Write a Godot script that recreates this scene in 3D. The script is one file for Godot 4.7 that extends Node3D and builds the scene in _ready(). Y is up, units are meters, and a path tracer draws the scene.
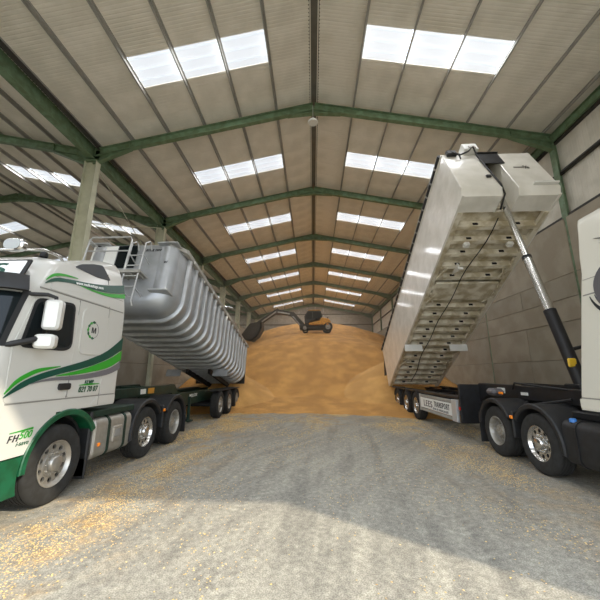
extends Node3D
# A grain shed with two tipping lorries in front of a maize heap. Units are metres, y is up, the shed runs along -z.

# ------------------------------------------------------------------ mesh building
class MB:
	var v := PackedVector3Array()
	var n := PackedVector3Array()
	var uv := PackedVector2Array()
	var xf := Transform3D()

	func tri(a: Vector3, b: Vector3, c: Vector3, na: Vector3, nb: Vector3, nc: Vector3) -> void:
		if (b - a).cross(c - a).dot(na + nb + nc) > 0.0:
			var t := b
			b = c
			c = t
			t = nb
			nb = nc
			nc = t
		v.append(xf * a)
		v.append(xf * b)
		v.append(xf * c)
		n.append((xf.basis * na).normalized())
		n.append((xf.basis * nb).normalized())
		n.append((xf.basis * nc).normalized())

	func flat(a: Vector3, b: Vector3, c: Vector3, out: Vector3) -> void:
		var m := (b - a).cross(c - a)
		if m.length_squared() < 1e-16:
			return
		m = m.normalized()
		if m.dot(out) < 0.0:
			m = -m
		tri(a, b, c, m, m, m)

	func quad(a: Vector3, b: Vector3, c: Vector3, d: Vector3, out: Vector3) -> void:
		flat(a, b, c, out)
		flat(a, c, d, out)

	func squad(a: Vector3, b: Vector3, c: Vector3, d: Vector3, na: Vector3, nb: Vector3, nc: Vector3, nd: Vector3) -> void:
		tri(a, b, c, na, nb, nc)
		tri(a, c, d, na, nc, nd)

	# a box with chamfered edges
	func box(c: Vector3, s: Vector3, bev := 0.01, turn := Basis()) -> void:
		var h := s * 0.5
		var b: float = minf(bev, minf(h.x, minf(h.y, h.z)) * 0.9)
		var p := []
		for i in 8:
			var g := Vector3(1 if i & 1 else -1, 1 if i & 2 else -1, 1 if i & 4 else -1)
			p.append([c + turn * (g * Vector3(h.x, h.y - b, h.z - b)), c + turn * (g * Vector3(h.x - b, h.y, h.z - b)), c + turn * (g * Vector3(h.x - b, h.y - b, h.z)), turn * g])
		for ax in 3:
			for sg in 2:
				var k := []
				for i in 8:
					if ((i >> ax) & 1) == sg:
						k.append(i)
				var o := Vector3.ZERO
				o[ax] = 1.0 if sg else -1.0
				quad(p[k[0]][ax], p[k[1]][ax], p[k[3]][ax], p[k[2]][ax], turn * o)
		if b > 0.0005:
			for ax in 3:
				var a1 := (ax + 1) % 3
				var a2 := (ax + 2) % 3
				for i in 8:
					if (i >> ax) & 1:
						continue
					var j := i | (1 << ax)
					quad(p[i][a1], p[j][a1], p[j][a2], p[i][a2], p[i][3] + p[j][3])
			for i in 8:
				flat(p[i][0], p[i][1], p[i][2], p[i][3])

	func span(a: Vector3, b: Vector3, bev := 0.01) -> void:   # a box between two corners
		box((a + b) * 0.5, (b - a).abs(), bev)

	# a bar of rectangular section between two points
	func bar(a: Vector3, b: Vector3, w: float, h: float, up := Vector3.UP, bev := 0.004) -> void:
		var z := (b - a).normalized()
		if absf(z.dot(up)) > 0.98:
			up = Vector3.RIGHT
		var x := up.cross(z).normalized()
		box((a + b) * 0.5, Vector3(w, h, a.distance_to(b)), bev, Basis(x, z.cross(x), z))

	# polygon (in u, w) pushed along e from d0 to d1
	func prism(poly: PackedVector2Array, o: Vector3, u: Vector3, w: Vector3, e: Vector3, d0: float, d1: float, bev := 0.0) -> void:
		var m := poly.size()
		var area := 0.0
		for i in m:
			area += poly[i].cross(poly[(i + 1) % m])
		var en := []
		for i in m:
			var t := (poly[(i + 1) % m] - poly[i]).normalized()
			en.append(Vector2(t.y, -t.x) * (1.0 if area > 0 else -1.0))
		var inner := PackedVector2Array()
		var vn := []
		for i in m:
			var pa: Vector2 = en[(i + m - 1) % m]
			var pb: Vector2 = en[i]
			var mid := (pa + pb)
			var k: float = maxf(1.0 + pa.dot(pb), 0.3)
			inner.append(poly[i] - mid / k * bev)
			vn.append([pa, pb] if pa.dot(pb) < 0.75 else [mid.normalized(), mid.normalized()])
		var at := func(q: Vector2, d: float) -> Vector3: return o + u * q.x + w * q.y + e * d
		var dirv := func(q: Vector2) -> Vector3: return (u * q.x + w * q.y).normalized()
		var s: float = signf(d1 - d0)
		for i in m:
			var j := (i + 1) % m
			var n0: Vector3 = dirv.call(vn[i][1])
			var n1: Vector3 = dirv.call(vn[j][0])
			squad(at.call(poly[i], d0 + bev * s), at.call(poly[j], d0 + bev * s), at.call(poly[j], d1 - bev * s), at.call(poly[i], d1 - bev * s), n0, n1, n1, n0)
			if bev > 0.0:
				for q in [[d0 + bev * s, d0, -s], [d1 - bev * s, d1, s]]:
					quad(at.call(poly[i], q[0]), at.call(poly[j], q[0]), at.call(inner[j], q[1]), at.call(inner[i], q[1]), n0 + n1 + e * q[2])
		var caps := inner if bev > 0.0 else poly
		var ids := Geometry2D.triangulate_polygon(caps)
		for i in range(0, ids.size(), 3):
			for q in [[d0, -s], [d1, s]]:
				flat(at.call(caps[ids[i]], q[0]), at.call(caps[ids[i + 1]], q[0]), at.call(caps[ids[i + 2]], q[0]), e * q[1])

	func tube(pts: Array, r, segs := 10, caps := true) -> void:
		var m := pts.size()
		var rings := []
		var ns := []
		var up := Vector3.UP
		for i in m:
			var t: Vector3 = (pts[mini(i + 1, m - 1)] - pts[maxi(i - 1, 0)]).normalized()
			if absf(t.dot(up)) > 0.95:
				up = Vector3.RIGHT if absf(t.x) < 0.8 else Vector3.BACK
			var x := up.cross(t).normalized()
			var y := t.cross(x)
			up = y
			var rr: float = r[i] if r is Array else r
			var ring := []
			var nn := []
			for k in segs:
				var a := TAU * k / segs
				var d := x * cos(a) + y * sin(a)
				ring.append(pts[i] + d * rr)
				nn.append(d)
			rings.append(ring)
			ns.append(nn)
		for i in m - 1:
			for k in segs:
				var q := (k + 1) % segs
				squad(rings[i][k], rings[i][q], rings[i + 1][q], rings[i + 1][k], ns[i][k], ns[i][q], ns[i + 1][q], ns[i + 1][k])
		if caps:
			for k in segs:
				var q := (k + 1) % segs
				flat(pts[0], rings[0][k], rings[0][q], pts[0] - pts[1])
				flat(pts[m - 1], rings[m - 1][k], rings[m - 1][q], pts[m - 1] - pts[m - 2])

	# profile of (radius, place along x) turned round the x axis
	func lathe(prof: Array, segs := 40, o := Vector3.ZERO) -> void:
		var m := prof.size()
		var en := []
		for i in m - 1:
			var t: Vector2 = (prof[i + 1] - prof[i]).normalized()
			en.append(Vector2(t.y, -t.x))
		for i in m - 1:
			var n0: Vector2 = en[i]
			var n1: Vector2 = en[i]
			if i > 0 and en[i - 1].dot(en[i]) > 0.6:
				n0 = (en[i - 1] + en[i]).normalized()
			if i < m - 2 and en[i + 1].dot(en[i]) > 0.6:
				n1 = (en[i + 1] + en[i]).normalized()
			for k in segs:
				var a := TAU * k / segs
				var b := TAU * (k + 1) / segs
				var da := Vector3(0, cos(a), sin(a))
				var db := Vector3(0, cos(b), sin(b))
				var p0: Vector2 = prof[i]
				var p1: Vector2 = prof[i + 1]
				var f := func(d: Vector3, q: Vector2) -> Vector3: return d * q.x + Vector3(q.y, 0, 0)
				squad(o + f.call(da, p0), o + f.call(db, p0), o + f.call(db, p1), o + f.call(da, p1), f.call(da, n0), f.call(db, n0), f.call(db, n1), f.call(da, n1))

	# a surface through rows of points with given normals
	func skin(rows: Array, ns: Array, closed := false) -> void:
		for j in rows.size() - 1:
			var m: int = rows[j].size()
			for i in (m if closed else m - 1):
				var k := (i + 1) % m
				squad(rows[j][i], rows[j][k], rows[j + 1][k], rows[j + 1][i], ns[j][i], ns[j][k], ns[j + 1][k], ns[j + 1][i])

	func make() -> ArrayMesh:
		var a := []
		a.resize(Mesh.ARRAY_MAX)
		a[Mesh.ARRAY_VERTEX] = v
		a[Mesh.ARRAY_NORMAL] = n
		if uv.size() == v.size():
			a[Mesh.ARRAY_TEX_UV] = uv
		var m := ArrayMesh.new()
		m.add_surface_from_arrays(Mesh.PRIMITIVE_TRIANGLES, a)
		return m

# ------------------------------------------------------------------ naming
var taken := {}
var M := {}
var font: SystemFont

func numbered(called: String) -> String:
	if not taken.has(called):
		taken[called] = 0
		return called
	taken[called] += 1
	return "%s_%03d" % [called, taken[called]]

func tag(o: Node, label: String, category := "", group := "", kind := "") -> Node:
	if label: o.set_meta("label", label)
	if category: o.set_meta("category", category)
	if group: o.set_meta("group", group)
	if kind: o.set_meta("kind", kind)
	return o

func put(called: String, shape, material: Material, parent: Node = null, at := Vector3.ZERO) -> MeshInstance3D:
	var o := MeshInstance3D.new()
	o.mesh = shape.make() if shape is MB else shape
	o.material_override = material
	o.cast_shadow = GeometryInstance3D.SHADOW_CASTING_SETTING_ON
	o.position = at
	if parent == null:
		o.name = numbered(called)
		add_child(o)
	else:
		o.name = called
		parent.add_child(o, true)
	return o

func base(called: String, at: Vector3, label := "", category := "", group := "", kind := "") -> Node3D:
	var o := Node3D.new()
	o.name = numbered(called)
	o.position = at
	add_child(o)
	tag(o, label, category, group, kind)
	return o

func structure(called: String, label := "") -> Node3D:
	return base(called, Vector3.ZERO, label, "", "", "structure")

# lettering: centred on `at`, reading along `along`, standing on `up`
func letters(called: String, words: String, at: Vector3, along: Vector3, up: Vector3, width: float, height: float, material: Material, parent: Node, slant := 0.0) -> void:
	var t := TextMesh.new()
	t.font = font
	t.text = words
	t.font_size = 32
	t.pixel_size = 0.01
	t.depth = 0.02
	t.curve_step = 2.0
	var box := t.get_aabb()
	var sx := width / maxf(box.size.x, 0.001)
	var sy := height / maxf(box.size.y, 0.001)
	var o := put(called, t, material, parent)
	var c := box.get_center()
	var bx := along.normalized() * sx
	var by := (up.normalized() + along.normalized() * slant) * sy
	var bz := along.cross(up).normalized() * 0.15
	o.transform = Transform3D(Basis(bx, by, bz), at - bx * c.x - by * c.y)

# ------------------------------------------------------------------ materials
func noise_tex(freq: float, octaves: int, a: Color, b: Color, seed_: int, lo := 0.3, hi := 0.7, size := 512) -> NoiseTexture2D:
	var f := FastNoiseLite.new()
	f.noise_type = FastNoiseLite.TYPE_SIMPLEX_SMOOTH
	f.frequency = freq
	f.fractal_octaves = octaves
	f.seed = seed_
	var t := NoiseTexture2D.new()
	t.width = size
	t.height = size
	t.seamless = true
	t.noise = f
	var g := Gradient.new()
	g.offsets = PackedFloat32Array([lo, hi])
	g.colors = PackedColorArray([a, b])
	t.color_ramp = g
	return t

func mat(called: String, c: Color, rough := 0.6, metal := 0.0, tex: Texture2D = null, scale := 1.0) -> StandardMaterial3D:
	var m := StandardMaterial3D.new()
	m.resource_name = called
	m.albedo_color = c
	m.roughness = rough
	m.metallic = metal
	if tex:
		m.albedo_texture = tex
		m.uv1_triplanar = true
		m.uv1_scale = Vector3.ONE * scale
	M[called] = m
	return m

func rgb(r: int, g: int, b: int) -> Color:
	return Color8(r, g, b)

func bump(m: StandardMaterial3D, tex: Texture2D, amount: float) -> void:
	m.heightmap_enabled = true
	m.heightmap_texture = tex
	m.heightmap_scale = amount

func materials() -> void:
	var W := Color(1, 1, 1)
	var soft := noise_tex(0.008, 5, Color(0.94, 0.94, 0.93), W, 3)
	var grime := noise_tex(0.012, 6, Color(0.86, 0.84, 0.79), W, 5, 0.3, 0.7)
	var fine := noise_tex(0.09, 3, Color(0.7, 0.7, 0.7), W, 8)
	var streak := noise_tex(0.01, 6, Color(0.82, 0.79, 0.72), W, 12, 0.3, 0.65)
	var m: StandardMaterial3D
	mat("roof_liner", rgb(236, 231, 219), 0.55, 0.0, soft, 0.2)
	mat("cladding", rgb(214, 209, 195), 0.6, 0.0, soft, 0.25)
	mat("galvanised", rgb(164, 162, 155), 0.55, 0.0, soft, 0.6)
	mat("ridge_steel", rgb(104, 102, 94), 0.6, 0.1, soft, 0.5)
	mat("green_steel", rgb(114, 140, 110), 0.5, 0.0, grime, 0.5)
	mat("dusty_green", rgb(200, 200, 176), 0.7, 0.0, soft, 0.35)
	mat("dark_rail", rgb(62, 60, 56), 0.6, 0.2)
	m = mat("rooflight", rgb(240, 243, 245), 0.5)
	m.backlight_enabled = true
	m.backlight = Color(0.62, 0.62, 0.62)
	for k in 3:
		m = mat("concrete_%d" % k, [rgb(166, 158, 141), rgb(162, 154, 138), rgb(170, 161, 144)][k], 0.9, 0.0, noise_tex(0.008, 6, Color(0.93, 0.925, 0.91), W, 20 + k, 0.3, 0.7), 0.2)
		bump(m, fine, 0.4)
	mat("wall_paint", rgb(176, 168, 154), 0.85, 0.0, soft, 0.3)
	m = mat("yard", rgb(172, 168, 158), 0.95, 0.0, grime, 0.1)
	# maize
	var kern := noise_tex(0.11, 2, Color(0.72, 0.66, 0.55), W, 31, 0.3, 0.62)
	m = mat("maize", rgb(240, 184, 103), 0.8, 0.0, kern, 1.1)
	m.uv1_world_triplanar = true
	m.detail_enabled = true
	m.detail_blend_mode = BaseMaterial3D.BLEND_MODE_MUL
	m.detail_uv_layer = BaseMaterial3D.DETAIL_UV_2
	m.detail_albedo = noise_tex(0.012, 4, Color(0.86, 0.84, 0.8), W, 33)
	m.uv2_triplanar = true
	m.uv2_world_triplanar = true
	m.uv2_scale = Vector3.ONE * 0.11
	bump(m, kern, 2.0)
	m = m.duplicate()
	m.resource_name = "maize_fresh"
	m.albedo_color = rgb(250, 198, 120)
	M["maize_fresh"] = m
	m = mat("kernel", rgb(240, 206, 138), 0.6)
	m.vertex_color_use_as_albedo = true
	# lorries
	for d in [["white_paint", rgb(203, 202, 195)], ["cream_paint", rgb(214, 211, 197)]]:
		m = mat(d[0], d[1], 0.32)
		m.clearcoat_enabled = true
		m.clearcoat = 0.5
		m.clearcoat_roughness = 0.12
	m = mat("deep_green", rgb(16, 74, 60), 0.35)
	mat("lime_green", rgb(48, 158, 42), 0.4)
	mat("stripe_grey", rgb(110, 108, 112), 0.45)
	mat("stripe_white", rgb(238, 240, 236), 0.45)
	mat("bumper_green", rgb(20, 88, 58), 0.4, 0.0, grime, 0.8)
	mat("chassis_green", rgb(22, 50, 38), 0.55, 0.0, grime, 0.8)
	mat("black_plastic", rgb(34, 35, 37), 0.55, 0.0, grime, 1.0)
	mat("black_steel", rgb(30, 31, 34), 0.5, 0.1, grime, 0.9)
	mat("dark_print", rgb(30, 32, 34), 0.6)
	mat("emblem_grey", rgb(88, 86, 88), 0.45)
	m = mat("rubber", rgb(44, 44, 43), 0.9, 0.0, grime, 1.3)
	mat("gasket", rgb(28, 29, 30), 0.7)
	mat("seam", rgb(138, 136, 130), 0.8)
	mat("tinted_panel", rgb(56, 60, 64), 0.5)
	mat("dark_gap", rgb(12, 12, 12), 0.9)
	m = mat("dark_glass", rgb(22, 28, 30), 0.06)
	m.metallic_specular = 0.35
	mat("alloy", rgb(186, 182, 174), 0.35, 0.7, soft, 2.0)
	mat("chrome", rgb(205, 204, 200), 0.22, 0.95)
	mat("steel_rim", rgb(172, 170, 164), 0.45, 0.45, grime, 2.0)
	mat("tank_alloy", rgb(176, 172, 163), 0.42, 0.55, soft, 1.5)
	m = mat("tipper_grey", rgb(176, 180, 184), 0.38, 0.5, soft, 0.4)
	mat("rib_grey", rgb(188, 191, 193), 0.38, 0.5, soft, 0.5)
	mat("tube_silver", rgb(196, 198, 198), 0.35, 0.4)
	m = mat("tipper_white", rgb(234, 231, 222), 0.32, 0.0, soft, 0.3)
	m.clearcoat_enabled = true
	m.clearcoat = 0.5
	m.clearcoat_roughness = 0.08
	bump(m, noise_tex(0.02, 2, Color(0, 0, 0), W, 44), 0.35)
	mat("under_white", rgb(222, 215, 196), 0.6, 0.0, streak, 0.35)
	mat("plate_white", rgb(226, 226, 220), 0.5)
	mat("amber", rgb(250, 140, 30), 0.25)
	mat("red_lens", rgb(190, 30, 24), 0.25)
	mat("yellow_paint", rgb(226, 160, 40), 0.45, 0.0, grime, 0.6)
	mat("machine_dark", rgb(52, 48, 42), 0.6, 0.1, grime, 0.6)
	mat("lamp_glass", rgb(176, 180, 180), 0.12)
	mat("label_yellow", rgb(232, 190, 50), 0.5)
	mat("cap_blue", rgb(60, 120, 190), 0.4)
	mat("reflector_amber", rgb(196, 140, 50), 0.4)

# ------------------------------------------------------------------ the shed
const ROOFLIGHT := 2.4
const AX := 0.12          # ridge of the main span
const AY := 11.53         # top of its rafters at the ridge
const SL := 0.2126
const SR := 0.2
const VX := -8.15         # valley between the two spans
const EX := 8.5
const BACK := -45.9
const FRAMES := [-4.0, -10.07, -15.57, -21.6, -27.6, -33.6, -39.6, -45.4]
const LIGHTS := [-1.7, -7.7, -13.08, -18.6, -24.4, -30.3, -36.5, -42.6]

func rafter_y(x: float) -> float:
	if x > AX: return AY - SR * (x - AX)
	if x > VX: return AY - SL * (AX - x)
	var rx := -16.45
	return 9.77 + SL * (VX - x) if x > rx else 9.77 + SL * (VX - rx) - SL * (rx - x)

# ribbed sheet between xa and xb on one roof slope, one metre wide along z, lying `lift` above the rafters
func sheet_mesh(xa: float, xb: float, lift: float, thick: float, ribs: int, depth: float) -> ArrayMesh:
	var b := MB.new()
	var pa := Vector3(xa, rafter_y(xa) + lift, 0)
	var pb := Vector3(xb, rafter_y(xb) + lift, 0)
	var up := Vector3(-(pb.y - pa.y), pb.x - pa.x, 0).normalized()
	if up.y < 0: up = -up
	var w := 0.995
	var zs := []
	for i in ribs:
		var z := -w / 2 + w * i / ribs
		var p := w / ribs
		zs.append([z, 0.0])
		zs.append([z + p * 0.62, 0.0])
		zs.append([z + p * 0.72, depth])
		zs.append([z + p * 0.9, depth])
	zs.append([w / 2, 0.0])
	for i in zs.size() - 1:
		var q: Array = zs[i]
		var r: Array = zs[i + 1]
		var o0: Vector3 = Vector3(0, 0, q[0]) + up * q[1]
		var o1: Vector3 = Vector3(0, 0, r[0]) + up * r[1]
		b.quad(pa + o0, pb + o0, pb + o1, pa + o1, -up)
	if thick > 0.0:
		var t := up * thick
		var e := Vector3(0, 0, w / 2)
		b.quad(pa + t - e, pb + t - e, pb + t + e, pa + t + e, up)
		for s in [-1.0, 1.0]:
			b.quad(pa + e * s, pb + e * s, pb + t + e * s, pa + t + e * s, Vector3(0, 0, s))
		b.quad(pa - e, pa + e, pa + t + e, pa + t - e, pa - pb)
		b.quad(pb - e, pb + e, pb + t + e, pb + t - e, pb - pa)
	return b.make()

func ibeam(b: MB, a: Vector3, c: Vector3, depth: float, width: float, up: Vector3, tf := 0.025, tw := 0.02) -> void:
	var z := (c - a).normalized()
	var x := up.cross(z).normalized()
	var y := z.cross(x)
	b.bar(a + y * (depth / 2 - tf / 2), c + y * (depth / 2 - tf / 2), width, tf, y, 0.003)
	b.bar(a - y * (depth / 2 - tf / 2), c - y * (depth / 2 - tf / 2), width, tf, y, 0.003)
	b.bar(a, c, tw, depth - tf * 2, y, 0.0)

# the soft daylight that a row of rooflights lets in
func daylight(xa: float, xb: float, z: float, parent: Node) -> void:
	var l := AreaLight3D.new()
	l.name = "rooflight_daylight"
	var pa := Vector3(xa, rafter_y(xa) + 0.11, z)
	var pb := Vector3(xb, rafter_y(xb) + 0.11, z)
	var x := (pb - pa).normalized() * signf(pb.x - pa.x)
	var down := x.cross(Vector3(0, 0, 1)).normalized()
	if down.y > 0: down = -down
	l.area_size = Vector2(pa.distance_to(pb) - 0.1, 0.94)
	l.area_normalize_energy = false
	l.light_color = Color(0.98, 0.985, 1.0)
	l.light_energy = ROOFLIGHT
	l.area_range = 60.0
	l.shadow_enabled = true
	parent.add_child(l, true)
	l.transform = Transform3D(Basis(x, (-down).cross(x), -down), (pa + pb) * 0.5)

func roof() -> void:
	var c := structure("ceiling")
	var slopes := [
		{"a": AX + 0.1, "b": EX + 0.25, "p": [1.57, 2.92, 4.27, 5.62, 7.0, 8.2], "l": [1.57, 2.92, 4.27, 5.62]},
		{"a": AX - 0.1, "b": VX + 0.05, "p": [-1.28, -2.62, -3.96, -5.3, -6.63, -7.85], "l": [-1.28, -2.62, -3.96, -5.3]},
		{"a": VX - 0.05, "b": -16.35, "p": [-8.45, -9.5, -10.7, -11.9, -13.1, -14.3, -15.6], "l": [-10.7, -11.9, -13.1, -14.3]},
		{"a": -16.55, "b": -24.8, "p": [-17.4, -18.7, -20.0, -21.3, -22.6, -24.0], "l": [-18.7, -20.0, -21.3, -22.6]},
	]
	var wn := 1
	var lift := 0.13
	for si in slopes.size():
		var s: Dictionary = slopes[si]
		var whole := sheet_mesh(s.a, s.b, lift, 0.08, 10, 0.006)
		var top := sheet_mesh(s.a, s.l[0], lift, 0.08, 10, 0.006)
		var low := sheet_mesh(s.l[3], s.b, lift, 0.08, 10, 0.006)
		var panes := []
		for k in 3:
			var g := signf(s.l[k + 1] - s.l[k])
			panes.append(sheet_mesh(s.l[k] + 0.035 * g, s.l[k + 1] - 0.035 * g, lift + 0.015, 0.0, 3, 0.035))
		var z := 0.45
		for li in LIGHTS.size() + 1:
			var stop: float = LIGHTS[li] + 0.5 if li < LIGHTS.size() else BACK
			var count := maxi(1, roundi(z - stop))
			var step := (z - stop) / count
			for k in count:
				var o := put("roof_sheet", whole, M.roof_liner, c, Vector3(0, 0, z - step * (k + 0.5)))
				o.scale.z = step
			if li < LIGHTS.size():
				var zc: float = LIGHTS[li]
				put("roof_sheet", top, M.roof_liner, c, Vector3(0, 0, zc))
				put("roof_sheet", low, M.roof_liner, c, Vector3(0, 0, zc))
				var w := structure("window_%d" % wn)
				wn += 1
				for k in 3:
					put("pane", panes[k], M.rooflight, w, Vector3(0, 0, zc))
				daylight(s.l[0], s.l[3], zc, w)
				z = zc - 0.5
		for px in s.p:
			var b := MB.new()
			var y := rafter_y(px)
			b.span(Vector3(px - 0.008, y, BACK), Vector3(px + 0.008, y + lift, 0.4), 0.0)
			b.span(Vector3(px - 0.036, y, BACK), Vector3(px + 0.008, y + 0.014, 0.4), 0.0)
			b.span(Vector3(px - 0.008, y + lift - 0.02, BACK), Vector3(px + 0.05, y + lift, 0.4), 0.0)
			put("purlin", b, M.galvanised, c)
	for rx in [AX, -16.45]:
		var b := MB.new()
		var y := rafter_y(rx)
		b.span(Vector3(rx - 0.17, y + 0.1, BACK), Vector3(rx - 0.13, y + 0.32, 0.4), 0.0)
		b.span(Vector3(rx + 0.13, y + 0.1, BACK), Vector3(rx + 0.17, y + 0.32, 0.4), 0.0)
		b.span(Vector3(rx - 0.17, y + 0.12, BACK), Vector3(rx + 0.17, y + 0.16, 0.4), 0.0)
		b.span(Vector3(rx - 0.3, y + 0.22, BACK), Vector3(rx + 0.3, y + 0.36, 0.4), 0.0)
		put("ridge_capping", b, M.ridge_steel, c)

func rafter(parent: Node, xa: float, xb: float, z: float, haunch_a: bool, haunch_b: bool) -> void:
	var b := MB.new()
	var a := Vector3(xa, rafter_y(xa) - 0.15, z)
	var c := Vector3(xb, rafter_y(xb) - 0.15, z)
	ibeam(b, a, c, 0.3, 0.17, Vector3.UP)
	put("rafter", b, M.green_steel, parent)
	for h in [[haunch_a, a, c, 1.4, 0.32], [haunch_b, c, a, 1.0, 0.14]]:
		if not h[0]: continue
		var p: Vector3 = h[1]
		var d: Vector3 = (h[2] - h[1]).normalized()
		var dn := Vector3(0, -1, 0)
		var q: Vector3 = p + d * float(h[3])
		var m := MB.new()
		m.bar(p + dn * (0.15 + h[4]), q + dn * 0.165, 0.17, 0.022)
		var w := Vector3(0, 0, 0.01)
		m.prism(PackedVector2Array([Vector2(p.x, p.y - 0.13), Vector2(q.x, q.y - 0.14), Vector2(p.x, p.y - 0.15 - h[4])]), Vector3(0, 0, z), Vector3.RIGHT, Vector3.UP, Vector3.BACK, -0.01, 0.01)
		put("haunch", m, M.green_steel, parent)
	for t in [0.0, 0.16]:
		var e := MB.new()
		var g: Vector3 = a.lerp(c, t)
		e.box(g + Vector3(0.0, 0, 0), Vector3(0.025, 0.28, 0.16), 0.003)
		put("end_plate", e, M.green_steel, parent)

func frames() -> void:
	var n := 0
	for z in FRAMES:
		n += 1
		var f := structure("portal_frame")
		rafter(f, 8.4, AX + 0.01, z, true, true)
		rafter(f, VX + 0.15, AX - 0.01, z, true, true)
		rafter(f, VX - 0.15, -16.44, z, true, true)
		rafter(f, -24.4, -16.46, z, true, true)
		var cr := MB.new()
		ibeam(cr, Vector3(8.6, 0, z), Vector3(8.6, rafter_y(8.6) - 0.02, z), 0.42, 0.24, Vector3.RIGHT)
		put("column", cr, M.green_steel, f)
		var cl := MB.new()
		ibeam(cl, Vector3(-8.05, 0, z), Vector3(-8.05, 9.3, z), 0.46, 0.24, Vector3.RIGHT)
		put("column", cl, M.dusty_green, f)
		var cp := MB.new()
		cp.box(Vector3(-8.05, 9.29, z), Vector3(0.52, 0.04, 0.3), 0.004)
		cp.span(Vector3(-8.28, 9.3, z - 0.01), Vector3(-7.82, 9.75, z + 0.01), 0.0)
		put("cap_plate", cp, M.green_steel, f)
	var v := structure("trim_1")
	var b := MB.new()
	ibeam(b, Vector3(-8.05, 9.66, BACK), Vector3(-8.05, 9.66, 0.3), 0.6, 0.24, Vector3.UP, 0.03, 0.02)
	put("valley_beam", b, M.green_steel, v)
	b = MB.new()
	for x in [-8.42, -7.86]:
		b.span(Vector3(x - 0.02, 9.78, BACK), Vector3(x + 0.02, 10.02, 0.3), 0.0)
	b.span(Vector3(-8.44, 10.0, BACK), Vector3(-7.84, 10.04, 0.3), 0.0)
	put("valley_gutter", b, M.dark_rail, v)
	var e := structure("trim_2")
	b = MB.new()
	ibeam(b, Vector3(8.42, 9.66, BACK), Vector3(8.42, 9.66, 0.3), 0.3, 0.16, Vector3.UP, 0.02, 0.015)
	put("eaves_beam", b, M.green_steel, e)
	# bracing rods between two of the valley columns
	var w := structure("trim_3")
	b = MB.new()
	b.tube([Vector3(-8.0, 9.2, -10.2), Vector3(-8.0, 6.9, -15.4)], 0.018, 6)
	put("bracing_rod", b, M.dusty_green, w)
	b = MB.new()
	b.tube([Vector3(-8.0, 9.2, -15.4), Vector3(-8.0, 6.9, -10.2)], 0.018, 6)
	put("bracing_rod", b, M.dusty_green, w)

# rows of precast panels between the columns, face at x = face looking along dir
func panel_wall(parent: Node, face: float, dir: float) -> void:
	var ys := [0.0, 1.1, 2.12, 3.35, 4.1, 4.85, 6.72]
	var rng := RandomNumberGenerator.new()
	rng.seed = 77 if dir > 0 else 78
	for i in FRAMES.size():
		if dir > 0 and i < 2: continue     # the first bay is open to the next span
		var z0: float = FRAMES[i] + (4.2 if i == 0 else 0.0)
		var z1: float = FRAMES[i] if i == 0 else FRAMES[i]
		if i > 0:
			z0 = FRAMES[i - 1]
		for k in ys.size() - 1:
			var gap := 0.045 if dir < 0 else 0.015
			var cuts := [z0 - gap, z1 + gap]
			if k in [1, 2, 4] and i % 2 == 0 or k in [3] and i % 2 == 1:
				cuts.insert(1, lerpf(z0, z1, 0.5))
			for q in cuts.size() - 1:
				var b := MB.new()
				var f: float = face + dir * rng.randf_range(-0.006, 0.006)
				b.span(Vector3(f, ys[k] + 0.006, cuts[q] - 0.006), Vector3(face - dir * 0.16, ys[k + 1] - 0.006, cuts[q + 1] + 0.006), 0.012)
				put("concrete_panel", b, M["concrete_%d" % rng.randi_range(0, 2)], parent)

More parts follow.
